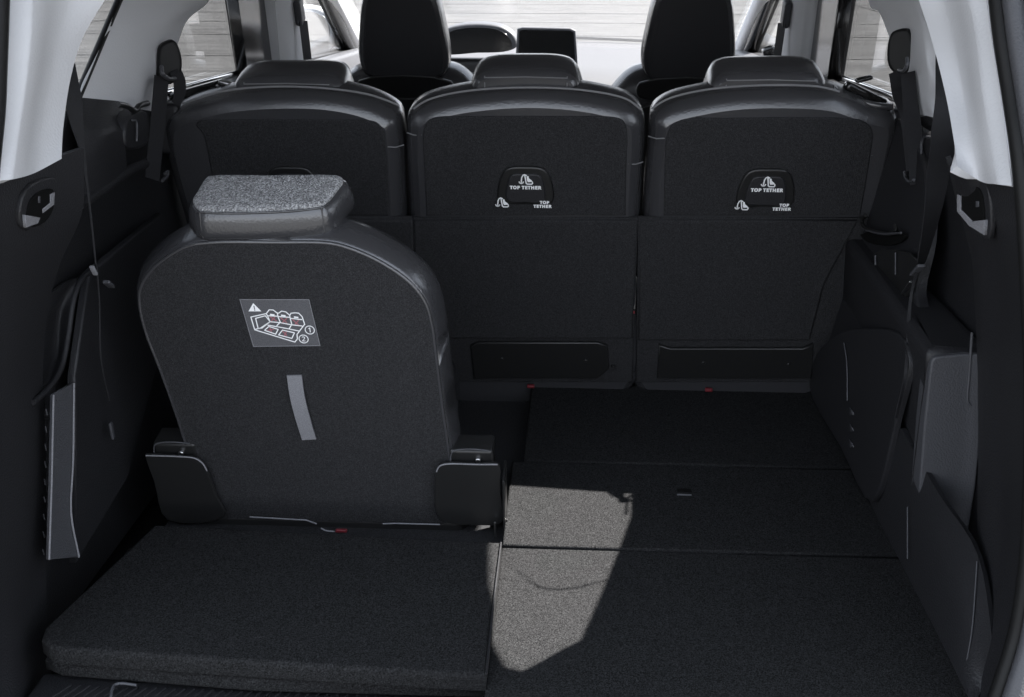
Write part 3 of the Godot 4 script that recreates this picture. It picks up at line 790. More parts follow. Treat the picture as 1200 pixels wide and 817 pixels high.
	part(t, "guide_rib", tube(smooth3([Vector3(-0.648, 0.6478, -1.8444), Vector3(-0.648, 0.6421, -1.862), Vector3(-0.648, 0.6106, -1.8517)], 4), 0.002, 6), M.plastic_grey, off)
	part(t, "arm_ledge", tube(smooth3([Vector3(-0.665, 0.5526, -1.6359), Vector3(-0.665, 0.5555, -1.7293), Vector3(-0.665, 0.5627, -1.8417), Vector3(-0.665, 0.5573, -1.9418)], 5), 0.009, 8), M.plastic, off)
	part(t, "clip", rbox(Vector3(0.004, 0.03, 0.008), 0.001, Transform3D(Basis(Vector3(1, 0, 0), 0.1), Vector3(-0.655, 0.1778, -1.6183))), M.plastic_grey, off)

func boot_floor() -> void:
	# carpeted boards of the load floor
	var b := thing("floor_board", "black carpeted board raised behind the upright third-row seat", "floor board", "boot floor boards", Vector3(-0.3, 0, -1.42))
	var off := Transform3D(Basis(), -b.position)
	var flat := Transform3D(Vector3(1, 0, 0), Vector3(0, 0, -1), Vector3(0, 1, 0), Vector3.ZERO)
	var o := []
	for v in [Vector3(-0.5915, 0.022, -1.5895), Vector3(-0.0097, 0.022, -1.5629), Vector3(-0.0096, 0.022, -1.26), Vector3(-0.0101, 0.022, -1.2194), Vector3(-0.3228, 0.022, -1.2321), Vector3(-0.6108, 0.022, -1.2471), Vector3(-0.6379, 0.022, -1.2693), Vector3(-0.6448, 0.022, -1.2952)]: o.append(Vector2(v.x, -v.z))
	part(b, "panel", slab(PackedVector2Array(o), rounded(-0.006, 0.022, 0.007, 0.004), flat), M.carpet, off)
	part(b, "edge_binding", tube([Vector3(-0.0109, 0.0225, -1.5593), Vector3(-0.0113, 0.0225, -1.4032), Vector3(-0.0092, 0.0225, -1.2224)], 0.0016, 6), M.plastic, off)
	part(b, "latch", rbox(Vector3(0.018, 0.004, 0.006), 0.0015, Transform3D(Basis(), Vector3(-0.3258, 0, -1.2408))), M.metal, off)
	var u := thing("floor_board", "lower carpeted board layer under the left rear board", "floor board", "boot floor boards", Vector3(-0.3, -0.02, -1.4))
	var o2 := []
	for v in [Vector3(-0.6344, -0.012, -1.5731), Vector3(-0.0108, -0.012, -1.5794), Vector3(-0.0145, -0.012, -1.2436), Vector3(-0.3277, -0.012, -1.2397), Vector3(-0.6113, -0.012, -1.2586), Vector3(-0.6397, -0.012, -1.2726)]: o2.append(Vector2(v.x, -v.z))
	part(u, "panel", slab(PackedVector2Array(o2), rounded(-0.034, -0.012, 0.008, 0.004), flat), M.carpet, Transform3D(Basis(), -u.position))
	var zs := [[-1.02, -1.583, "black carpeted rearmost board on the right side, half in sun"], [-1.590, -1.895, "black carpeted board in the middle of the right floor, below the finger slot"], [-1.902, -2.285, "black carpeted foremost board on the right, against the rear seats"]]
	for k in 3:
		var z: Array = zs[k]
		var w := thing("floor_board", z[2], "floor board", "boot floor boards", Vector3(0.33, 0, (z[0] + z[1]) / 2))
		var q := PackedVector2Array([Vector2(-0.011 if k < 2 else 0.012, -z[0]), Vector2(0.645, -z[0]), Vector2(0.645, -z[1]), Vector2(-0.011 if k < 2 else 0.012, -z[1])])
		part(w, "panel", slab(q, rounded(-0.02, 0.0, 0.004, 0.004), flat), M.carpet, Transform3D(Basis(), -w.position))
		if k == 1:
			part(w, "finger_slot", rbox(Vector3(0.026, 0.002, 0.012), 0.0008, Transform3D(Basis(), Vector3(0.3065, 0, -1.795))), M.void, Transform3D(Basis(), -w.position))
			part(w, "slot_rim", rbox(Vector3(0.026, 0.003, 0.0025), 0.0008, Transform3D(Basis(), Vector3(0.3048, 0.001, -1.777))), M.plastic_grey, Transform3D(Basis(), -w.position))
	var sw := thing("seat_well", "dark felt-lined well under the third-row seat", "floor well", "", Vector3(-0.3, -0.1, -1.95))
	part(sw, "lining", rbox(Vector3(0.635, 0.02, 0.66), 0.004, Transform3D(Basis(), Vector3(-0.3, -0.05, -1.955))), M.felt, Transform3D(Basis(), -sw.position))
	# ribbed sill trim
	var s := thing("boot_sill", "black ribbed plastic sill trim at the bottom left corner", "sill trim", "", Vector3(-0.3, -0.05, -1.2))
	part(s, "panel", rbox(Vector3(1.3, 0.03, 0.22), 0.008, Transform3D(Basis(), Vector3(0, -0.058, -1.17))), M.plastic, Transform3D(Basis(), -s.position))
	for k in 46:
		part(s, "rib", rbox(Vector3(0.003, 0.004, 0.06), 0.001, Transform3D(Basis(Vector3.UP, -0.5), Vector3(-0.61 + 0.0135 * k, -0.042, -1.225))), M.plastic, Transform3D(Basis(), -s.position))
	part(s, "striker", tube(smooth3([Vector3(-0.5229, -0.03, -1.2143), Vector3(-0.5286, -0.03, -1.2376), Vector3(-0.5225, -0.03, -1.2435), Vector3(-0.4974, -0.03, -1.2411)], 3), 0.0022, 6), M.plastic_grey, Transform3D(Basis(), -s.position))

# child-seat emblem: a seat with an anchor on a tether, 1 unit wide
func emblem(parent: Node3D, c: Vector2, w: float, T: Transform3D) -> void:
	var k := w
	var st := begin()
	var seat := [Vector2(-0.08, 0.42), Vector2(0.02, -0.22), Vector2(0.10, -0.30), Vector2(0.42, -0.30), Vector2(0.48, -0.22), Vector2(0.46, -0.12)]
	var child := PackedVector2Array([Vector2(0.06, 0.30), Vector2(0.14, 0.34), Vector2(0.24, 0.14), Vector2(0.44, -0.02), Vector2(0.40, -0.12), Vector2(0.14, -0.14), Vector2(0.08, 0.0)])
	var tether := [Vector2(-0.32, -0.10), Vector2(-0.30, 0.20), Vector2(-0.22, 0.38), Vector2(-0.10, 0.46), Vector2(0.04, 0.38)]
	var hook := arc(Vector2(-0.33, -0.10), 0.15, 190, 350, 8)
	var shift := T * Transform3D(Basis().scaled(Vector3(k, k, 1)), Vector3(c.x, c.y, 0))
	strokes([seat, tether, hook, [Vector2(-0.33, -0.24), Vector2(-0.33, 0.0)]], 0.085, 0.0006, shift, st)
	slab(child, [Vector2(0, 0), Vector2(0, 0.0006)], shift, st)
	var head := PackedVector2Array(arc(Vector2(0.13, 0.26), 0.08, 0, 330, 9))
	slab(head, [Vector2(0, 0), Vector2(0, 0.0007)], shift, st)
	part(parent, "emblem", st, M.white)

func words(parent: Node3D, s: String, h: float, c: Vector2, T: Transform3D, width := 1.0, bold := true) -> void:
	part(parent, "lettering", lettering(s, h, bold), M.white, T * Transform3D(Basis().scaled(Vector3(width, 1, 1)), Vector3(c.x, c.y, 0.0003)))

# an outline whose first and last points stay sharp corners
func cornered(p: Array) -> Array:
	var n := p.size()
	var first: Vector2 = p[0]
	var last: Vector2 = p[n - 1]
	var out := [first.lerp(last, 0.015), first, first.lerp(p[1], 0.04)]
	out.append_array(p.slice(1, n - 1))
	out.append_array([last.lerp(p[n - 2], 0.04), last, last.lerp(first, 0.015)])
	return out

func rear_seats() -> void:
	var T2 := Transform3D(Vector3(1, 0, 0), Vector3(0, 0.9659, 0.2588), Vector3(0, -0.2588, 0.9659), Vector3(0, 0, -2.26))
	var spec := [
		{"lower": [Vector2(-0.6246, 0.419), Vector2(-0.224, 0.425), Vector2(-0.2385, 0.0097), Vector2(-0.6897, -0.0019)], "label": "left rear passenger seat, its back half hidden by the upright third-row seat",
		"back": [Vector2(-0.7251, -0.044), Vector2(-0.7008, 0.2247), Vector2(-0.6995, 0.3926), Vector2(-0.7073, 0.5097), Vector2(-0.7067, 0.5749), Vector2(-0.6943, 0.6202), Vector2(-0.6589, 0.6453), Vector2(-0.581, 0.6687), Vector2(-0.5162, 0.6778), Vector2(-0.4412, 0.6818), Vector2(-0.3672, 0.6789), Vector2(-0.3026, 0.6656), Vector2(-0.2613, 0.6469), Vector2(-0.2395, 0.6278), Vector2(-0.234, 0.5886), Vector2(-0.2353, 0.4964), Vector2(-0.2419, 0.2972), Vector2(-0.2523, -0.0319)],
		"carpet": [Vector2(-0.6134, 0.4231), Vector2(-0.6137, 0.5405), Vector2(-0.6162, 0.6018), Vector2(-0.6263, 0.6194), Vector2(-0.6148, 0.6282), Vector2(-0.5715, 0.6304), Vector2(-0.345, 0.6325), Vector2(-0.2834, 0.6296), Vector2(-0.2683, 0.6158), Vector2(-0.2646, 0.5806), Vector2(-0.2701, 0.4282)],
		"flap": [Vector2(-0.62, 0.4152), Vector2(-0.2226, 0.4211), Vector2(-0.2331, 0.1236), Vector2(-0.6472, 0.1142)], "strip": [Vector2(-0.588, 0.1064), Vector2(-0.269, 0.1137), Vector2(-0.2602, 0.0258), Vector2(-0.6015, 0.0172)],
		"piping": [Vector2(-0.6489, 0.6574), Vector2(-0.5625, 0.6838), Vector2(-0.4269, 0.6932), Vector2(-0.2919, 0.6792), Vector2(-0.2358, 0.6576)], "x": -0.432, "tether": Vector2(-0.4557, 0.4979),
		"head": [Vector2(-0.569, 0.6461), Vector2(-0.5667, 0.6709), Vector2(-0.5565, 0.6919), Vector2(-0.5347, 0.7024), Vector2(-0.4486, 0.7064), Vector2(-0.3702, 0.7052), Vector2(-0.3513, 0.695), Vector2(-0.3418, 0.6725), Vector2(-0.3395, 0.6443)], "marks": false},
		{"lower": [Vector2(-0.2223, 0.425), Vector2(0.2254, 0.4317), Vector2(0.234, 0.0219), Vector2(-0.2366, 0.0098)], "label": "middle rear passenger seat with a white-lettered tether cover",
		"back": [Vector2(-0.2483, -0.0318), Vector2(-0.2382, 0.2973), Vector2(-0.2336, 0.4964), Vector2(-0.2306, 0.5887), Vector2(-0.2229, 0.6279), Vector2(-0.1949, 0.6526), Vector2(-0.1381, 0.6704), Vector2(-0.0726, 0.6811), Vector2(0.0037, 0.6868), Vector2(0.0795, 0.684), Vector2(0.1442, 0.6743), Vector2(0.1997, 0.6576), Vector2(0.2254, 0.6319), Vector2(0.2324, 0.5932), Vector2(0.2325, 0.5021), Vector2(0.2345, 0.3054), Vector2(0.2363, -0.0194)],
		"carpet": [Vector2(-0.1946, 0.4293), Vector2(-0.1927, 0.5454), Vector2(-0.1907, 0.6061), Vector2(-0.1811, 0.6306), Vector2(-0.1596, 0.6394), Vector2(-0.0855, 0.6418), Vector2(0.0904, 0.6434), Vector2(0.1667, 0.6424), Vector2(0.1877, 0.6341), Vector2(0.1952, 0.61), Vector2(0.1964, 0.5499), Vector2(0.2, 0.4351)],
		"flap": [Vector2(-0.2191, 0.4212), Vector2(0.2222, 0.4278), Vector2(0.2279, 0.143), Vector2(-0.2269, 0.1328)], "strip": [Vector2(-0.117, 0.1172), Vector2(-0.1019, 0.1266), Vector2(0.1541, 0.1324), Vector2(0.1762, 0.124), Vector2(0.182, 0.0649), Vector2(0.1571, 0.0364), Vector2(-0.1125, 0.0296)],
		"piping": [Vector2(-0.2073, 0.651), Vector2(-0.1805, 0.6683), Vector2(-0.1158, 0.6856), Vector2(0.0062, 0.6949), Vector2(0.121, 0.6892), Vector2(0.1922, 0.6731), Vector2(0.2184, 0.6531)], "x": 0.0, "tether": Vector2(0.0034, 0.5038),
		"head": [Vector2(-0.105, 0.6585), Vector2(-0.1023, 0.688), Vector2(-0.0918, 0.7086), Vector2(-0.0685, 0.719), Vector2(0.0019, 0.7228), Vector2(0.0719, 0.7198), Vector2(0.0949, 0.7098), Vector2(0.1068, 0.6894), Vector2(0.1107, 0.6601)], "marks": true},
		{"lower": [Vector2(0.2254, 0.4317), Vector2(0.6724, 0.4383), Vector2(0.6403, 0.0324), Vector2(0.2414, 0.0221)], "label": "right rear passenger seat with a white-lettered tether cover",
		"back": [Vector2(0.2439, -0.0192), Vector2(0.238, 0.3055), Vector2(0.2359, 0.5021), Vector2(0.239, 0.5933), Vector2(0.2416, 0.632), Vector2(0.2675, 0.6564), Vector2(0.3302, 0.6757), Vector2(0.3928, 0.6863), Vector2(0.4557, 0.6901), Vector2(0.5507, 0.6875), Vector2(0.5913, 0.6794), Vector2(0.6416, 0.6612), Vector2(0.6933, 0.6463), Vector2(0.7057, 0.6223), Vector2(0.7088, 0.5624), Vector2(0.7025, 0.4515), Vector2(0.6906, 0.2719), Vector2(0.6566, -0.0086)],
		"carpet": [Vector2(0.2753, 0.4362), Vector2(0.2694, 0.5508), Vector2(0.269, 0.6038), Vector2(0.2785, 0.6281), Vector2(0.3029, 0.6403), Vector2(0.375, 0.6426), Vector2(0.5934, 0.6446), Vector2(0.6287, 0.6382), Vector2(0.6471, 0.6214), Vector2(0.6524, 0.5729), Vector2(0.6554, 0.4418)],
		"flap": [Vector2(0.2289, 0.4279), Vector2(0.6501, 0.4342), Vector2(0.6078, 0.2875), Vector2(0.5985, 0.147), Vector2(0.2408, 0.1389)], "strip": [Vector2(0.2848, 0.1287), Vector2(0.3089, 0.1203), Vector2(0.5871, 0.1268), Vector2(0.6068, 0.1383), Vector2(0.6161, 0.048), Vector2(0.2868, 0.0397)],
		"piping": [Vector2(0.2388, 0.655), Vector2(0.2659, 0.6737), Vector2(0.3238, 0.6908), Vector2(0.4156, 0.7014), Vector2(0.5386, 0.7007), Vector2(0.5783, 0.6912)], "x": 0.432, "tether": Vector2(0.4668, 0.5043),
		"head": [Vector2(0.3457, 0.6584), Vector2(0.3467, 0.6842), Vector2(0.3576, 0.7064), Vector2(0.3791, 0.7166), Vector2(0.4508, 0.7204), Vector2(0.5307, 0.7192), Vector2(0.5524, 0.7127), Vector2(0.5665, 0.6926), Vector2(0.5727, 0.6618)], "marks": true}]
	for k in 3:
		var d: Dictionary = spec[k]
		var t := thing("rear_seat", d.label, "car seat", "second-row seats", Vector3(d.x, -0.14, -2.3))
		var off := Transform3D(Basis(), -t.position)
		var T := off * T2
		var prof := [Vector2(0.025, -0.12), Vector2(0.014, -0.11), Vector2(0.003, -0.09), Vector2(0, -0.06), Vector2(0.002, -0.035), Vector2(0.008, -0.016), Vector2(0.016, -0.006), Vector2(0.028, 0.0)]
		part(t, "backrest", slab(smooth2(d.back, 5), prof, T), M.leather)
		part(t, "carpet_panel", slab(smooth2(cornered(d.carpet), 4), rounded(-0.004, 0.0035, 0.003), T), M.felt)
		part(t, "lower_panel", slab(ccw(PackedVector2Array(d.lower)), rounded(-0.004, 0.004, 0.003), T), M.felt)
		part(t, "flap", slab(PackedVector2Array(d.flap), rounded(-0.004, 0.010, 0.004), T), M.felt)
		var pl := []
		for v in smooth2(d.piping, 6, false): pl.append(T * Vector3(v.x, v.y, -0.010))
		part(t, "piping", tube(pl, 0.0022, 6), M.stitch)
		part(t, "hinge_strip", slab(PackedVector2Array(d.strip), rounded(-0.004, 0.012, 0.003), T), M.satin)
		var c := Vector2(d.x + 0.05, 0.055)
		for q in [Vector2(-0.10, 0.03), Vector2(0.08, 0.03), Vector2(0.14, 0.015)]:
			part(t, "bolt", slab(PackedVector2Array(arc(c + q, 0.004, 0, 330, 11)), rounded(0.01, 0.015, 0.0015), T), M.satin)
		if k > 0:
			part(t, "fold_tab", rbox(Vector3(0.016, 0.007, 0.008), 0.002, T * Transform3D(Basis(), Vector3(0.012 if k == 1 else 0.40, 0.012, 0.012))), M.red)
		# seams across the side bolsters
		var ca: Array = d.carpet
		for e in [[ca[2], -1.0], [ca[ca.size() - 2], 1.0]]:
			var y: float = e[0].y
			if k == 0 and e[1] < 0: continue
			part(t, "seam", tube([T * Vector3(e[0].x + 0.003 * e[1], y - 0.004, -0.001), T * Vector3(e[0].x + 0.018 * e[1], y - 0.006, -0.003), T * Vector3(e[0].x + 0.033 * e[1], y - 0.005, -0.012)], 0.0013, 6), M.stitch)
		# tether cover
		var tc: Vector2 = d.tether
		var cover := part(t, "tether_cover", slab(smooth2([tc + Vector2(-0.052, -0.040), tc + Vector2(-0.048, 0.015), tc + Vector2(-0.034, 0.034), tc + Vector2(0, 0.038), tc + Vector2(0.034, 0.034), tc + Vector2(0.048, 0.015), tc + Vector2(0.052, -0.040), tc + Vector2(0.0, -0.043)], 5), rounded(-0.002, 0.009, 0.004), T), M.satin)
		part(cover, "lid", slab(smooth2([tc + Vector2(-0.036, -0.034), tc + Vector2(-0.034, 0.008), tc + Vector2(-0.026, 0.022), tc + Vector2(0, 0.024), tc + Vector2(0.026, 0.022), tc + Vector2(0.034, 0.008), tc + Vector2(0.036, -0.034), tc + Vector2(0.0, -0.038)], 5), rounded(0.004, 0.0125, 0.003), T), M.plastic)
		if d.marks:
			var P1 := T.translated_local(Vector3(0, 0, 0.0127))
			emblem(cover, tc + Vector2(0.001, 0.0115), 0.027, P1)
			words(cover, "TOP TETHER", 0.0068, tc + Vector2(0, -0.0045), P1, 1.1)
			var P2 := T.translated_local(Vector3(0, 0, 0.0128))
			emblem(cover, tc + Vector2(-0.046 if k == 1 else -0.044, -0.039), 0.026, P2)
			words(cover, "TOP", 0.0062, tc + Vector2(0.037, -0.0365), P2, 1.12)
			words(cover, "TETHER", 0.0062, tc + Vector2(0.033, -0.045), P2, 1.12)
		# low headrest
		var hd: Array = d.head
		var TH := T.translated_local(Vector3(0, 0, -0.04))
		for q in hd.size(): hd[q].y -= 0.011
		hd[0].y -= 0.03
		hd[hd.size() - 1].y -= 0.03
		var ho := smooth2(hd, 5)
		var h := part(t, "headrest", slab(ho, [Vector2(0.015, -0.13), Vector2(0.008, -0.118), Vector2(0.002, -0.095), Vector2(0, -0.07), Vector2(0.0, -0.04), Vector2(0.002, -0.022), Vector2(0.006, -0.013), Vector2(0.012, -0.008)], TH), M.leather)
		var lo: Vector2 = hd[0]
		var hi: Vector2 = hd[hd.size() - 1]
		var top: float = hd[4].y
		for x in [lerpf(lo.x, hi.x, 0.14), lerpf(lo.x, hi.x, 0.86)]:
			part(h, "stitching", tube([TH * Vector3(x, lo.y + 0.03, -0.006), TH * Vector3(x, (lo.y + 0.03 + top) / 2, -0.0065), TH * Vector3(x, top - 0.012, -0.012)], 0.0012, 6), M.stitch)
		part(h, "seam", tube([TH * Vector3(lerpf(lo.x, hi.x, 0.14), top - 0.014, -0.0085), TH * Vector3((lo.x + hi.x) / 2, top - 0.012, -0.0085), TH * Vector3(lerpf(lo.x, hi.x, 0.86), top - 0.014, -0.0085)], 0.0012, 6), M.stitch)
		part(t, "cushion", rbox(Vector3(0.41, 0.2, 0.5), 0.05, Transform3D(Basis(Vector3(1, 0, 0), 0.12), Vector3(d.x, 0.06, -2.68))), M.leather, off)
		part(t, "base_frame", rbox(Vector3(0.34, 0.12, 0.34), 0.02, Transform3D(Basis(), Vector3(d.x, -0.08, -2.6))), M.satin, off)
		if k == 1:
			part(t, "release_cable", tube(smooth3([off * Vector3(0.2266, 0.2815, -2.2), off * Vector3(0.23, 0.2758, -2.195), off * Vector3(0.23, 0.2391, -2.2), off * Vector3(0.2286, 0.2073, -2.2)], 4), 0.0016, 6), M.metal)
			part(t, "cable_end", rbox(Vector3(0.004, 0.006, 0.004), 0.0015, Transform3D(Basis(), off * Vector3(0.228, 0.1998, -2.2))), M.red)
		if k == 2:
			# wing of the right backrest with its belt slot
			part(t, "belt_slot", tube(smooth3([off * Vector3(0.5746, 0.6717, -2.13), off * Vector3(0.5882, 0.6609, -2.13), off * Vector3(0.6225, 0.6486, -2.13), off * Vector3(0.6601, 0.641, -2.12), off * Vector3(0.6852, 0.6396, -2.12)], 5), 0.006, 8), M.leather)
			part(t, "slot_insert", rbox(Vector3(0.085, 0.016, 0.03), 0.006, Transform3D(Basis(Vector3(0, 0, 1), -0.42), off * Vector3(0.6403, 0.6585, -2.15))), M.gloss)
			part(t, "release_lever", beam(off * Vector3(0.6204, 0.6819, -2.15), off * Vector3(0.6494, 0.6899, -2.15), 0.02, 0.008, 0.003), M.gloss)
		if k == 0:
			part(t, "slot_insert", rbox(Vector3(0.11, 0.022, 0.05), 0.008, Transform3D(Basis(Vector3(0, 0, 1), 0.26), off * Vector3(-0.6503, 0.6469, -2.2))), M.gloss)
			part(t, "release_lever", beam(off * Vector3(-0.5992, 0.6697, -2.18), off * Vector3(-0.5744, 0.6633, -2.18), 0.02, 0.008, 0.003), M.metal)

func folding_seat() -> void:
	var t := thing("folding_seat", "upright third-row folding seat with grey carpeted back and carpet-topped headrest", "car seat", "", Vector3(-0.33, -0.14, -1.7))
	var off := Transform3D(Basis(), -t.position)
	var T := off * Transform3D(Vector3(1, 0, 0), Vector3(0, 0.9848, 0.1736), Vector3(0, -0.1736, 0.9848), Vector3(-0.33, -0.01, -1.7))
	var carpet := [Vector2(-0.2178, -0.0222), Vector2(-0.2216, 0.0892), Vector2(-0.2299, 0.1925), Vector2(-0.2432, 0.2919), Vector2(-0.2545, 0.3625), Vector2(-0.255, 0.4123), Vector2(-0.2486, 0.4398), Vector2(-0.2301, 0.467), Vector2(-0.1985, 0.494), Vector2(-0.1604, 0.5149), Vector2(-0.1211, 0.5213), Vector2(-0.0288, 0.5228), Vector2(0.0575, 0.5227), Vector2(0.0881, 0.5146), Vector2(0.1309, 0.4937), Vector2(0.1748, 0.4594), Vector2(0.1981, 0.424), Vector2(0.2069, 0.3845), Vector2(0.2102, 0.3377), Vector2(0.2158, 0.2434), Vector2(0.225, 0.1189), Vector2(0.2322, -0.0069)]
	var grown: PackedVector2Array = Geometry2D.offset_polygon(smooth2(carpet, 5), 0.017, Geometry2D.JOIN_ROUND)[0]
	part(t, "backrest", slab(grown, [Vector2(0.03, -0.09), Vector2(0.014, -0.085), Vector2(0.004, -0.07), Vector2(0, -0.05), Vector2(0.002, -0.032), Vector2(0.006, -0.016), Vector2(0.0105, -0.005), Vector2(0.0145, 0.0005), Vector2(0.018, 0.001)], T), M.leather)
	part(t, "carpet_panel", slab(smooth2(carpet, 5), rounded(-0.003, 0.003, 0.002), T), M.felt)
	var rim := []
	var cs := smooth2(carpet, 5)
	for k in range(0, cs.size() - 4): rim.append(T * Vector3(cs[k].x, cs[k].y, 0.0008))
	part(t, "rim_seam", tube(rim, 0.0034, 8), M.leather)
	# warning label sewn to the carpet
	var lc := [Vector2(-0.0923, 0.4252), Vector2(0.0171, 0.4272), Vector2(0.0263, 0.344), Vector2(-0.0818, 0.34)]
	var label := part(t, "warning_label", slab(ccw(PackedVector2Array(lc)), [Vector2(0, 0.002), Vector2(0, 0.0042)], T), M.label_cloth)
	label.set_meta("label", "grey woven warning label with white seat diagram")
	var edge := [[lc[0], lc[1], lc[2], lc[3], lc[0]]]
	part(label, "stitching", strokes(edge, 0.0012, 0.0003, T.translated_local(Vector3(0, 0, 0.0042))), M.strap)
	var P := T.translated_local(Vector3(0, 0, 0.0042))
	part(label, "warning_triangle", slab(ccw(PackedVector2Array([Vector2(-0.0813, 0.4044), Vector2(-0.072, 0.4192), Vector2(-0.0609, 0.4048)])), [Vector2(0, 0), Vector2(0, 0.0004)], P), M.white)
	part(label, "exclamation_mark", strokes([[Vector2(-0.0713, 0.4142), Vector2(-0.0709, 0.4088)], [Vector2(-0.071, 0.4073), Vector2(-0.071, 0.4064)]], 0.0013, 0.0003, P.translated_local(Vector3(0, 0, 0.0004))), M.label_cloth)
	part(label, "diagram", strokes([
		[Vector2(-0.0789, 0.3941), Vector2(-0.0757, 0.3709), Vector2(-0.0137, 0.3497), Vector2(-0.0089, 0.3558), Vector2(-0.0087, 0.3637), Vector2(0.0001, 0.3756), Vector2(0.0056, 0.3827), Vector2(0.003, 0.3965), Vector2(-0.0018, 0.4026), Vector2(-0.0071, 0.4032), Vector2(-0.014, 0.4023), Vector2(-0.0164, 0.3984), Vector2(-0.0219, 0.4045), Vector2(-0.0285, 0.4059), Vector2(-0.0337, 0.4019), Vector2(-0.0363, 0.4026), Vector2(-0.0418, 0.4076), Vector2(-0.0479, 0.4078), Vector2(-0.0535, 0.4008), Vector2(-0.0789, 0.3941)],
		[Vector2(-0.0716, 0.3919), Vector2(-0.0554, 0.3969), Vector2(-0.0492, 0.3862), Vector2(-0.0637, 0.3743), Vector2(-0.0699, 0.3734), Vector2(-0.0716, 0.3919)], [Vector2(-0.0756, 0.3717), Vector2(-0.0664, 0.3742), Vector2(-0.0492, 0.3862), Vector2(-0.0515, 0.3954), Vector2(-0.0535, 0.4008)],
		[Vector2(-0.0357, 0.4019), Vector2(-0.0353, 0.3942), Vector2(-0.0329, 0.3858), Vector2(-0.0391, 0.3794)], [Vector2(-0.0165, 0.3977), Vector2(-0.016, 0.39), Vector2(-0.0149, 0.3823), Vector2(-0.0199, 0.3744)],
		[Vector2(-0.0485, 0.3862), Vector2(-0.0336, 0.385), Vector2(-0.0163, 0.3815), Vector2(0.0012, 0.3795)], [Vector2(-0.0534, 0.3799), Vector2(-0.0373, 0.3771), Vector2(-0.0199, 0.3736), Vector2(-0.0039, 0.37)],
		[Vector2(-0.06, 0.3704), Vector2(-0.0523, 0.3776), Vector2(-0.0379, 0.3725), Vector2(-0.043, 0.3637), Vector2(-0.06, 0.3704)], [Vector2(-0.0384, 0.3623), Vector2(-0.0311, 0.3714), Vector2(-0.0125, 0.3667), Vector2(-0.0178, 0.3564), Vector2(-0.0384, 0.3623)],
		[Vector2(-0.0506, 0.397), Vector2(-0.037, 0.3965)], [Vector2(-0.0344, 0.3958), Vector2(-0.0175, 0.3949)], [Vector2(-0.0157, 0.3931), Vector2(0.0017, 0.3911)]], 0.0016, 0.0003, P), M.white)
	part(label, "headrest_marks", strokes([[Vector2(-0.0469, 0.3994), Vector2(-0.0415, 0.3987)], [Vector2(-0.0294, 0.3982), Vector2(-0.024, 0.3975)], [Vector2(-0.0093, 0.3955), Vector2(-0.004, 0.3948)]], 0.0024, 0.0003, P), M.white)
	part(label, "arrow_marks", strokes([[Vector2(-0.0475, 0.3947), Vector2(-0.0387, 0.388)], [Vector2(-0.0406, 0.3949), Vector2(-0.0469, 0.3878)], [Vector2(-0.0313, 0.3935), Vector2(-0.0227, 0.3852)], [Vector2(-0.0218, 0.3929), Vector2(-0.0295, 0.3851)], [Vector2(-0.0126, 0.3908), Vector2(-0.0041, 0.3809)], [Vector2(-0.0031, 0.3902), Vector2(-0.0109, 0.3808)], [Vector2(-0.0545, 0.3705), Vector2(-0.0447, 0.3723)], [Vector2(-0.0511, 0.3761), Vector2(-0.0493, 0.3683)], [Vector2(-0.0314, 0.3695), Vector2(-0.0254, 0.3618)], [Vector2(-0.0245, 0.3696), Vector2(-0.0297, 0.3601)]], 0.0016, 0.0002, P), M.pink)
	var one: Array = [Vector2(0.0127, 0.3724), Vector2(0.0011, 0.3557)]
	part(label, "number_rings", strokes([arc(one[0], 0.0074), arc(one[1], 0.0074)], 0.0013, 0.0003, P), M.white)
	words(label, "1", 0.0085, one[0], P, 1.0, false)
	words(label, "2", 0.0085, one[1], P, 1.0, false)
	# grey pull strap
	var sp: Array = [Vector2(-0.0215, 0.2872), Vector2(-0.0196, 0.2475), Vector2(-0.0154, 0.2069), Vector2(-0.0102, 0.1601)]
	var rp := []
	var ra := []
	for k in 4:
		rp.append(T * Vector3(sp[k].x, sp[k].y, [0.0045, 0.009, 0.009, 0.0045][k]))
		ra.append(T.basis * Vector3(1, 0, 0))
	part(t, "pull_strap", ribbon(rp, ra, 0.0245, 0.003), M.strap)
	# headrest: leather box with a carpet pad on top
	var H := off * Transform3D(Vector3(1, 0, 0), Vector3(0, 0.342, -0.9397), Vector3(0, 0.9397, 0.342), Vector3(-0.33, 0.535, -1.555))
	var ho := [Vector2(-0.1499, 0.0671), Vector2(-0.1556, 0.0834), Vector2(-0.1541, 0.1024), Vector2(-0.151, 0.1414), Vector2(-0.1462, 0.1489), Vector2(-0.0455, 0.1535), Vector2(0.054, 0.1556), Vector2(0.0643, 0.1509), Vector2(0.0703, 0.1387), Vector2(0.066, 0.1168), Vector2(0.0564, 0.0811), Vector2(0.0472, 0.067), Vector2(-0.0241, 0.0539), Vector2(-0.1139, 0.0496), Vector2(-0.1352, 0.0513)]
	var head := part(t, "headrest", slab(smooth2(ho, 4), [Vector2(0.018, -0.056), Vector2(0.002, -0.054), Vector2(-0.008, -0.047), Vector2(-0.0115, -0.036), Vector2(-0.0085, -0.018), Vector2(-0.003, -0.005), Vector2(0.003, 0.0)], H), M.leather)
	part(head, "carpet_pad", slab(smooth2(ho, 4), [Vector2(0.002, -0.003), Vector2(0.002, 0.0015), Vector2(0.005, 0.004), Vector2(0.012, 0.005)], H), M.tuft)
	part(head, "piping", tube(smooth3([H * Vector3(ho[0].x, ho[0].y, -0.001), H * Vector3(ho[14].x, ho[14].y - 0.001, -0.0005), H * Vector3(ho[12].x, ho[12].y - 0.001, -0.0005), H * Vector3(ho[11].x, ho[11].y, -0.0005), H * Vector3(ho[10].x, ho[10].y, -0.0005)], 5), 0.0016, 6), M.leather)
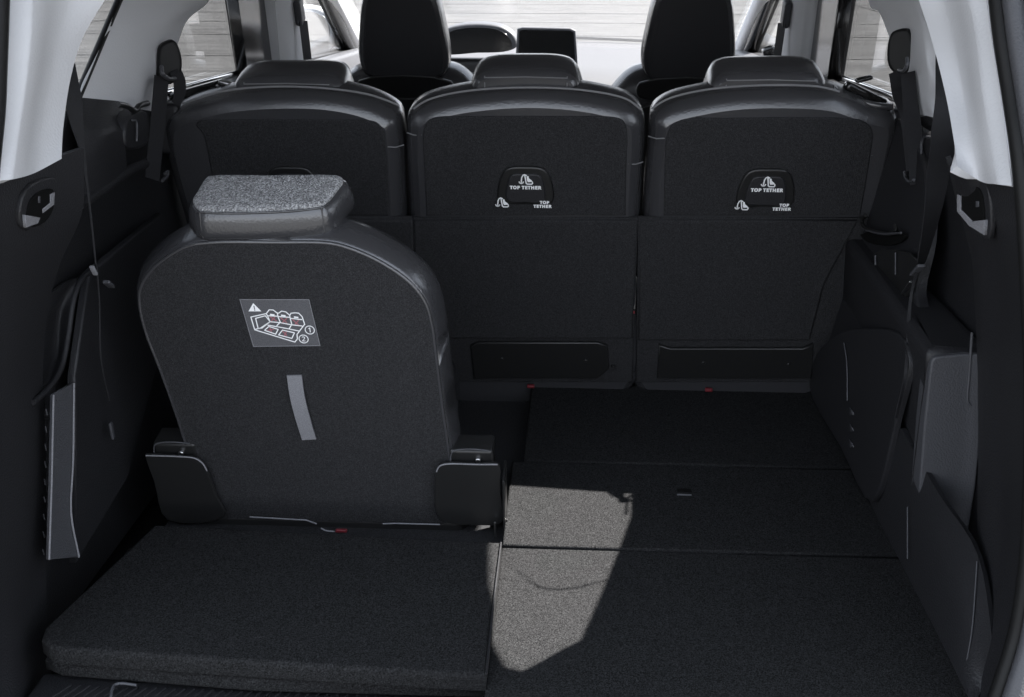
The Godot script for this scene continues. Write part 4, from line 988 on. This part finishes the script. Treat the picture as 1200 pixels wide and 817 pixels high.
	for q in [[14, 0.0], [11, 0.002]]:
		var v: Vector2 = ho[q[0]]
		part(head, "seam", tube([H * Vector3(v.x, v.y - 0.001, 0.0), H * Vector3(v.x + q[1] * 0.5, v.y - 0.0085, -0.02), H * Vector3(v.x + q[1], v.y - 0.011, -0.04)], 0.0014, 6), M.leather)
	part(t, "shoulder_seam", tube([T * Vector3(0.062, 0.498, 0.0), T * Vector3(0.068, 0.515, -0.012)], 0.0014, 6), M.leather)
	# hinge covers and brackets at the foot
	var left := part(t, "hinge_cover", slab(smooth2([Vector2(-0.2915, 0.1292), Vector2(-0.2883, 0.1311), Vector2(-0.2253, 0.1294), Vector2(-0.2052, 0.1264), Vector2(-0.1936, 0.116), Vector2(-0.1887, 0.0999), Vector2(-0.1816, 0.0485), Vector2(-0.1737, -0.0004), Vector2(-0.2774, -0.0116), Vector2(-0.2868, 0.073)], 4), rounded(-0.004, 0.0, 0.0025), T.translated_local(Vector3(0, 0, 0.02))), M.satin)
	left.set_meta("label", "left black hinge cover")
	var right := part(t, "hinge_cover", slab(smooth2([Vector2(0.2037, 0.1118), Vector2(0.2085, 0.1227), Vector2(0.2217, 0.1284), Vector2(0.2747, 0.1282), Vector2(0.3076, 0.1292), Vector2(0.3117, 0.1205), Vector2(0.3124, 0.0645), Vector2(0.313, 0.0029), Vector2(0.2639, -0.0045), Vector2(0.2122, 0.0014), Vector2(0.1998, 0.0236)], 4), rounded(-0.004, 0.0, 0.0025), T.translated_local(Vector3(0, 0, 0.02))), M.satin)
	right.set_meta("label", "right black hinge cover")
	var rimr := []
	for v in smooth2([Vector2(0.2044, 0.11), Vector2(0.2099, 0.1218), Vector2(0.2216, 0.1266), Vector2(0.2747, 0.1273), Vector2(0.3076, 0.1283)], 4, false): rimr.append(T * Vector3(v.x, v.y, 0.0200))
	part(right, "edge", tube(rimr, 0.0014, 6), M.strap)
	var riml := []
	for v in smooth2([Vector2(-0.2901, 0.1293), Vector2(-0.2255, 0.1285), Vector2(-0.2054, 0.1255), Vector2(-0.1945, 0.1151), Vector2(-0.1895, 0.0998)], 4, false): riml.append(T * Vector3(v.x, v.y, 0.0200))
	part(left, "edge", tube(riml, 0.0014, 6), M.strap)
	for s in [[-0.245, 0.10], [0.262, 0.10]]:
		var br := part(t, "hinge_bracket", rbox(Vector3(0.075, 0.13, 0.05), 0.006, T * Transform3D(Basis(), Vector3(s[0] + 0.0, s[1] - 0.02, -0.02))), M.satin)
		part(br, "bracket_edge", tube(smooth3([T * Vector3(s[0] - 0.035, s[1] + 0.02, 0.012), T * Vector3(s[0] - 0.03, s[1] + 0.045, 0.01), T * Vector3(s[0] - 0.005, s[1] + 0.05, 0.008), T * Vector3(s[0] + 0.03, s[1] + 0.048, 0.008)], 4), 0.0012, 6), M.plastic_grey)
		part(br, "bolt", slab(PackedVector2Array(arc(Vector2(s[0] + 0.012, s[1] + 0.028), 0.005, 0, 330, 11)), rounded(0.004, 0.012, 0.002), T), M.metal)
	part(t, "side_bracket", rbox(Vector3(0.004, 0.12, 0.06), 0.0015, T * Transform3D(Basis(), Vector3(0.318, 0.045, 0.005))), M.satin)
	part(t, "bracket_pin", tube([T * Vector3(0.302, -0.02, 0.03), T * Vector3(0.302, 0.012, 0.03)], 0.0022, 6), M.metal)
	part(t, "bracket_pin", tube([T * Vector3(0.322, -0.02, 0.03), T * Vector3(0.323, 0.02, 0.03)], 0.0018, 6), M.metal)
	part(t, "foot_bar", tube([T * Vector3(-0.13, -0.002, 0.016), T * Vector3(-0.03, -0.004, 0.018), T * Vector3(-0.012, -0.012, 0.018)], 0.0014, 6), M.strap)
	part(t, "foot_bar", tube([T * Vector3(0.105, -0.008, 0.018), T * Vector3(0.125, -0.006, 0.018), T * Vector3(0.205, -0.006, 0.018)], 0.0014, 6), M.strap)
	part(t, "fold_strap", rbox(Vector3(0.02, 0.006, 0.006), 0.002, Transform3D(Basis(), off * Vector3(-0.2866, -0.0051, -1.63))), M.red)
	part(t, "strap_clip", tube(smooth3([off * Vector3(-0.322, -0.0024, -1.632), off * Vector3(-0.3135, -0.0071, -1.632), off * Vector3(-0.2989, -0.0083, -1.632)], 3), 0.0014, 6), M.strap)
	part(t, "cushion", rbox(Vector3(0.42, 0.14, 0.42), 0.04, Transform3D(Basis(), Vector3(-0.345, 0.04, -1.98))), M.leather, off)
	part(t, "base_frame", rbox(Vector3(0.5, 0.13, 0.3), 0.02, Transform3D(Basis(), Vector3(-0.33, -0.075, -1.85))), M.satin, off)

func front_seats() -> void:
	for k in 2:
		var cx: float = [-0.375, 0.405][k]
		var t := thing("front_seat", ["driver's black leather front seat, left of the centre screen", "black leather front seat on the passenger side, right of the screen"][k], "car seat", "front seats", Vector3(cx, -0.14, -3.2))
		var off := Transform3D(Basis(), -t.position)
		var T := off * Transform3D(Vector3(1, 0, 0), Vector3(0, 0.97, 0.243), Vector3(0, -0.243, 0.97), Vector3(cx, -0.05, -3.28))
		var head := part(t, "headrest", slab(smooth2([Vector2(-0.118, 0.635), Vector2(-0.128, 0.68), Vector2(-0.12, 0.76), Vector2(-0.095, 0.86), Vector2(-0.05, 0.89), Vector2(0.05, 0.89), Vector2(0.095, 0.86), Vector2(0.12, 0.76), Vector2(0.128, 0.68), Vector2(0.118, 0.635), Vector2(0.09, 0.618), Vector2(-0.09, 0.618)], 5), [Vector2(0.018, -0.10), Vector2(0.01, -0.09), Vector2(0.003, -0.07), Vector2(0, -0.045), Vector2(0.002, -0.02), Vector2(0.006, -0.006), Vector2(0.011, -0.001), Vector2(0.018, 0.002)], T), M.leather)
		part(head, "seam", tube([T * Vector3(-0.10, 0.64, 0.004), T * Vector3(-0.103, 0.7, 0.005), T * Vector3(-0.09, 0.8, 0.005)], 0.0015, 6), M.leather)
		part(t, "backrest", slab(smooth2([Vector2(-0.25, 0.0), Vector2(-0.26, 0.3), Vector2(-0.255, 0.45), Vector2(-0.22, 0.55), Vector2(-0.16, 0.625), Vector2(-0.10, 0.645), Vector2(0.10, 0.645), Vector2(0.16, 0.625), Vector2(0.22, 0.55), Vector2(0.255, 0.45), Vector2(0.26, 0.3), Vector2(0.25, 0.0)], 5), [Vector2(0.05, -0.14), Vector2(0.01, -0.12), Vector2(0, -0.08), Vector2(0.006, -0.035), Vector2(0.03, -0.012), Vector2(0.07, 0.0)], T), M.leather)
		part(t, "back_panel", slab(smooth2([Vector2(-0.15, 0.1), Vector2(-0.16, 0.45), Vector2(-0.12, 0.55), Vector2(0.12, 0.55), Vector2(0.16, 0.45), Vector2(0.15, 0.1)], 5), rounded(-0.004, 0.008, 0.006), T), M.satin)
		part(t, "shoulder_band", slab(smooth2([Vector2(-0.13, 0.575), Vector2(-0.13, 0.618), Vector2(0.13, 0.618), Vector2(0.13, 0.575)], 4), rounded(-0.004, 0.004, 0.004), T), M.satin)
		part(t, "cushion", rbox(Vector3(0.5, 0.16, 0.5), 0.05, Transform3D(Basis(), Vector3(cx, 0.02, -3.6))), M.leather, off)
		part(t, "base_frame", rbox(Vector3(0.4, 0.12, 0.4), 0.02, Transform3D(Basis(), Vector3(cx, -0.09, -3.5))), M.satin, off)

func dashboard() -> void:
	var d := thing("dashboard", "sunlit dashboard top under the windscreen", "dashboard", "", Vector3(0, 0, -4.2))
	var off := Transform3D(Basis(), -d.position)
	part(d, "top_pad", sheet([
		[Vector3(-0.74, 0.50, -4.5), Vector3(-0.3, 0.52, -4.52), Vector3(0, 0.525, -4.54), Vector3(0.3, 0.52, -4.52), Vector3(0.74, 0.50, -4.5)],
		[Vector3(-0.74, 0.47, -4.2), Vector3(-0.3, 0.49, -4.2), Vector3(0, 0.495, -4.2), Vector3(0.3, 0.49, -4.2), Vector3(0.74, 0.47, -4.2)],
		[Vector3(-0.74, 0.42, -3.95), Vector3(-0.3, 0.44, -3.95), Vector3(0, 0.45, -3.95), Vector3(0.3, 0.44, -3.95), Vector3(0.74, 0.42, -3.95)],
		[Vector3(-0.74, 0.30, -3.88), Vector3(-0.3, 0.32, -3.88), Vector3(0, 0.33, -3.88), Vector3(0.3, 0.32, -3.88), Vector3(0.74, 0.30, -3.88)]], Vector3.UP, 0.05, 4), M.dash, off)
	part(d, "lower_body", rbox(Vector3(1.46, 0.5, 0.5), 0.05, Transform3D(Basis(), Vector3(0, 0.1, -4.25))), M.satin, off)
	part(d, "windscreen_edge", tube(smooth3([Vector3(-0.72, 0.515, -4.49), Vector3(0, 0.54, -4.53), Vector3(0.72, 0.515, -4.49)], 6), 0.006, 6), M.gloss, off)
	# instrument hood
	var io: Array = [Vector3(-0.3754, 0.5341, -4), Vector3(-0.3774, 0.5748, -4), Vector3(-0.3556, 0.6124, -4), Vector3(-0.3014, 0.6299, -4), Vector3(-0.2119, 0.6331, -4), Vector3(-0.1525, 0.6219, -4), Vector3(-0.1138, 0.5934, -4), Vector3(-0.1048, 0.5588, -4), Vector3(-0.1377, 0.5412, -4), Vector3(-0.2428, 0.5348, -4)]
	var o := []
	for v in io: o.append(Vector2(v.x, v.y))
	part(d, "instrument_hood", slab(smooth2(o, 5), rounded(-0.10, 0.0, 0.008), Transform3D(Basis(), Vector3(0, 0, -4.0))), M.plastic_grey, off)
	var o2 := []
	for v in o: o2.append((v - Vector2(-0.26, 0.54)) * 0.88 + Vector2(-0.26, 0.54))
	part(d, "instrument_glass", slab(smooth2(o2, 5), rounded(-0.002, 0.004, 0.002), Transform3D(Basis(), Vector3(0, 0, -4.0))), M.screen, off)
	part(d, "hood_foot", rbox(Vector3(0.28, 0.10, 0.08), 0.02, Transform3D(Basis(), Vector3(-0.26, 0.46, -4.06))), M.plastic, off)
	var w := thing("steering_wheel", "dark steering wheel rim in front of the instrument hood", "steering wheel", "", Vector3(-0.3, 0.3, -3.75))
	var ring := []
	for k in 41:
		var a := TAU * k / 40
		ring.append(Vector3(-0.345 + 0.165 * cos(a), 0.335 + 0.135 * sin(a), -3.78 + 0.06 * sin(a) * -1.0))
	part(w, "rim", tube(ring, 0.016, 10), M.leather, Transform3D(Basis(), -w.position))
	part(w, "hub", rbox(Vector3(0.16, 0.09, 0.05), 0.02, Transform3D(Basis(Vector3(1, 0, 0), -0.4), Vector3(-0.345, 0.335, -3.80))), M.satin, Transform3D(Basis(), -w.position))
	part(w, "column", tube([Vector3(-0.345, 0.32, -3.82), Vector3(-0.345, 0.22, -4.1)], 0.04, 10), M.satin, Transform3D(Basis(), -w.position))
	var s := thing("touch_screen", "dark upright touch screen in the middle of the dashboard", "screen", "", Vector3(0.0, 0.5, -3.95))
	var sq := [Vector3(-0.101, 0.6232, -3.92), Vector3(-0.0835, 0.6289, -3.92), Vector3(0.0793, 0.6268, -3.92), Vector3(0.0997, 0.6185, -3.92), Vector3(0.108, 0.4995, -3.92), Vector3(-0.1067, 0.5039, -3.92)]
	var so := PackedVector2Array()
	for v in sq: so.append(Vector2(v.x, v.y))
	part(s, "housing", slab(ccw(so), rounded(-0.018, 0.0, 0.004), Transform3D(Basis(), Vector3(0, 0, -3.92))), M.plastic_grey, Transform3D(Basis(), -s.position))
	var so2: PackedVector2Array = Geometry2D.offset_polygon(so, -0.008)[0]
	part(s, "glass", slab(so2, [Vector2(0, -0.001), Vector2(0, 0.0015)], Transform3D(Basis(), Vector3(0, 0, -3.92))), M.screen, Transform3D(Basis(), -s.position))
	var cn := thing("centre_console", "black centre console between the front seats", "console", "", Vector3(0.03, 0, -3.6))
	part(cn, "body", rbox(Vector3(0.2, 0.34, 0.75), 0.04, Transform3D(Basis(), Vector3(0.015, 0.03, -3.5))), M.satin, Transform3D(Basis(), -cn.position))
	part(cn, "lid", rbox(Vector3(0.18, 0.05, 0.3), 0.02, Transform3D(Basis(), Vector3(0.015, 0.22, -3.3))), M.leather, Transform3D(Basis(), -cn.position))

func belts() -> void:
	# third-row belts at the quarter windows
	var r := thing("seat_belt", "wide black third-row seat belt hanging beside the right rear pillar", "seat belt", "third-row seat belts", Vector3(0.64, 0.4, -1.75))
	var off := Transform3D(Basis(), -r.position)
	var x := Vector3(0.95, 1.21, -0.32)
	part(r, "webbing", ribbon([Vector3(0.635, 0.7807, -1.7196), Vector3(0.63, 0.7265, -1.6628), Vector3(0.63, 0.6738, -1.6472), Vector3(0.632, 0.6166, -1.6524), Vector3(0.634, 0.5507, -1.6588), Vector3(0.638, 0.4881, -1.6836), Vector3(0.644, 0.4525, -1.7111)], [x * 0.3, x * 0.5, x * 0.72, x * 0.7, x * 0.55, x * 0.4, x * 0.3], 0.055, 0.0016), M.webbing, off)
	part(r, "lower_webbing", ribbon([Vector3(0.64, 0.4562, -1.708), Vector3(0.632, 0.4091, -1.7006), Vector3(0.622, 0.3467, -1.6551), Vector3(0.612, 0.3056, -1.6142), Vector3(0.609, 0.2298, -1.6219)], [x * 0.12, x * 0.1, x * 0.1, x * 0.1, x * 0.1], 0.055, 0.0016), M.webbing, off)
	part(r, "buckle_tongue", beam(Vector3(0.638, 0.4344, -1.724), Vector3(0.638, 0.4604, -1.6891), 0.012, 0.006, 0.002), M.plastic_grey, off)
	part(r, "tongue_blade", beam(Vector3(0.636, 0.3924, -1.7566), Vector3(0.636, 0.4238, -1.7216), 0.006, 0.003, 0.001), M.metal, off)
	var l := thing("seat_belt", "narrow black third-row seat belt hanging beside the left rear pillar", "seat belt", "third-row seat belts", Vector3(-0.65, 0.4, -1.65))
	off = Transform3D(Basis(), -l.position)
	var y := Vector3(-0.6, 0, 0.8)
	part(l, "webbing", ribbon([Vector3(-0.655, 0.762, -1.664), Vector3(-0.65, 0.7208, -1.6356), Vector3(-0.648, 0.6839, -1.6307), Vector3(-0.645, 0.6394, -1.6302), Vector3(-0.643, 0.5948, -1.6263), Vector3(-0.64, 0.5309, -1.6169), Vector3(-0.638, 0.4661, -1.6067)], [y * 0.1, y * 0.55, y * 0.45, y * 0.18, y * 0.08, y * 0.06, y * 0.05], 0.05, 0.0016), M.webbing, off)
	part(l, "lower_webbing", ribbon([Vector3(-0.638, 0.4652, -1.6096), Vector3(-0.645, 0.4071, -1.6173), Vector3(-0.65, 0.3113, -1.6046), Vector3(-0.66, 0.2238, -1.6353)], [y * 0.06, y * 0.05, y * 0.05, y * 0.05], 0.05, 0.0016), M.webbing, off)
	part(l, "buckle_tongue", beam(Vector3(-0.636, 0.4694, -1.5868), Vector3(-0.636, 0.4526, -1.5973), 0.008, 0.005, 0.002), M.strap, off)
	part(l, "tongue_blade", beam(Vector3(-0.64, 0.4284, -1.6391), Vector3(-0.64, 0.4137, -1.6585), 0.012, 0.006, 0.002), M.plastic_grey, off)
	# second-row belts with their upper guides
	var b := thing("seat_belt", "black second-row seat belt on the pale pillar above the left rear seat", "seat belt", "second-row seat belts", Vector3(-0.66, 0.5, -2.1))
	off = Transform3D(Basis(), -b.position)
	part(b, "guide", slab(smooth2([Vector2(-0.012, 0.035), Vector2(0.012, 0.045), Vector2(0.022, 0.03), Vector2(0.022, -0.01), Vector2(0.0, -0.035), Vector2(-0.022, -0.025), Vector2(-0.02, 0.0)], 4), rounded(-0.012, 0.012, 0.006, 0.006), Transform3D(Basis(Vector3.UP, 0.5), Vector3(-0.665, 0.7106, -2.0897))), M.rubber, off)
	part(b, "guide_slot", tube(smooth3([Vector3(-0.65, 0.7165, -2.0126), Vector3(-0.645, 0.7061, -1.9995), Vector3(-0.645, 0.6937, -2.0268), Vector3(-0.65, 0.6874, -2.0763)], 4), 0.004, 8), M.plastic_grey, off)
	part(b, "webbing", ribbon([Vector3(-0.655, 0.6945, -2.0196), Vector3(-0.652, 0.6423, -1.9809), Vector3(-0.652, 0.5873, -1.9457), Vector3(-0.655, 0.5314, -1.9187)], [Vector3(-0.3, 0, 0.7), Vector3(-0.3, 0, 0.75), Vector3(-0.3, 0, 0.75), Vector3(-0.3, 0, 0.7)], 0.048, 0.0016), M.webbing, off)
	part(b, "front_webbing", ribbon([Vector3(-0.65, 0.7023, -2.0811), Vector3(-0.645, 0.6818, -2.0837), Vector3(-0.645, 0.6592, -2.0764), Vector3(-0.65, 0.6417, -2.0664)], [Vector3(-0.3, 0, 0.6), Vector3(-0.3, 0, 0.6), Vector3(-0.3, 0, 0.6), Vector3(-0.3, 0, 0.5)], 0.045, 0.0016), M.webbing, off)
	part(b, "buckle", tube(smooth3([Vector3(-0.65, 0.5208, -1.9536), Vector3(-0.65, 0.5242, -1.9818), Vector3(-0.65, 0.5307, -1.9885), Vector3(-0.65, 0.5298, -1.97)], 3), 0.003, 6), M.plastic_grey, off)
	var e := thing("seat_belt", "black second-row seat belt on the pale pillar above the right rear seat", "seat belt", "second-row seat belts", Vector3(0.66, 0.5, -2.1))
	off = Transform3D(Basis(), -e.position)
	part(e, "guide", slab(smooth2([Vector2(0.01, 0.045), Vector2(-0.018, 0.04), Vector2(-0.024, 0.02), Vector2(-0.018, -0.02), Vector2(0.0, -0.035), Vector2(0.022, -0.025), Vector2(0.024, 0.0)], 4), rounded(-0.012, 0.012, 0.006, 0.006), Transform3D(Basis(Vector3.UP, -0.5), Vector3(0.69, 0.7333, -2.1226))), M.rubber, off)
	part(e, "guide_slot", tube(smooth3([Vector3(0.672, 0.7383, -2.0202), Vector3(0.67, 0.7281, -2.0083), Vector3(0.67, 0.716, -2.0242), Vector3(0.672, 0.7128, -2.0632)], 4), 0.003, 8), M.plastic_grey, off)
	part(e, "webbing", ribbon([Vector3(0.688, 0.7089, -2.0596), Vector3(0.688, 0.6487, -2.0107), Vector3(0.686, 0.592, -1.9517), Vector3(0.684, 0.5421, -1.9066)], [x * 0.5, x * 0.55, x * 0.55, x * 0.55], 0.045, 0.0016), M.webbing, off)
	part(e, "front_webbing", ribbon([Vector3(0.68, 0.7047, -2.1066), Vector3(0.68, 0.6766, -2.0766), Vector3(0.68, 0.6474, -2.0188), Vector3(0.68, 0.5953, -1.9735), Vector3(0.68, 0.5561, -1.9451)], [x * 0.5, x * 0.45, x * 0.4, x * 0.35, x * 0.3], 0.045, 0.0016), M.webbing, off)
	part(e, "buckle", tube(smooth3([Vector3(0.676, 0.5503, -1.9653), Vector3(0.676, 0.5417, -1.956), Vector3(0.676, 0.5401, -1.9287), Vector3(0.676, 0.5479, -1.9063)], 3), 0.003, 6), M.plastic_grey, off)
	# front belts
	for s in [-1.0, 1.0]:
		var f := thing("seat_belt", "dark front seat belt on the %s door pillar" % ["left", "right"][int(s > 0)], "seat belt", "front seat belts", Vector3(0.66 * s, 0.5, -3.1))
		off = Transform3D(Basis(), -f.position)
		part(f, "guide", rbox(Vector3(0.02, 0.07, 0.05), 0.008, Transform3D(Basis(Vector3(1, 0, 0), 0.3), Vector3(0.657 * s, 0.735, -3.12))), M.plastic_grey, off)
		part(f, "webbing", ribbon([Vector3(0.648 * s, 0.71, -3.12), Vector3(0.64 * s, 0.6, -3.11), Vector3(0.635 * s, 0.4, -3.12)], [Vector3(0.3 * s, 0, 0.8), Vector3(0.3 * s, 0, 0.8), Vector3(0.3 * s, 0, 0.8)], 0.045, 0.0016), M.webbing, off)

func mirrors() -> void:
	for s in [-1.0, 1.0]:
		var c := Vector3(-0.86, 0.60, -4.02) if s < 0 else Vector3(0.875, 0.655, -3.75)
		var m := thing("door_mirror", "silver door mirror outside the left front window" if s < 0 else "dark door mirror outside the right front window", "mirror", "door mirrors", c)
		part(m, "housing", slab(smooth2([Vector2(-0.10, -0.06), Vector2(-0.11, 0.02), Vector2(-0.07, 0.08), Vector2(0.05, 0.085), Vector2(0.10, 0.05), Vector2(0.10, -0.04), Vector2(0.05, -0.075)], 5), rounded(-0.10, 0.0, 0.012, 0.05), Transform3D(Basis(), Vector3.ZERO)), M.paint if s < 0 else M.gloss)
		part(m, "glass", slab(smooth2([Vector2(-0.085, -0.045), Vector2(-0.092, 0.02), Vector2(-0.055, 0.065), Vector2(0.045, 0.07), Vector2(0.085, 0.04), Vector2(0.085, -0.03), Vector2(0.04, -0.058)], 5), rounded(-0.002, 0.003, 0.002), Transform3D(Basis(), Vector3.ZERO)), M.chrome if s < 0 else M.screen)
		part(m, "arm", beam(Vector3(-0.06 * s, -0.06, -0.04), Vector3(-0.16 * s, -0.10, -0.04), 0.05, 0.04, 0.01), M.gloss)
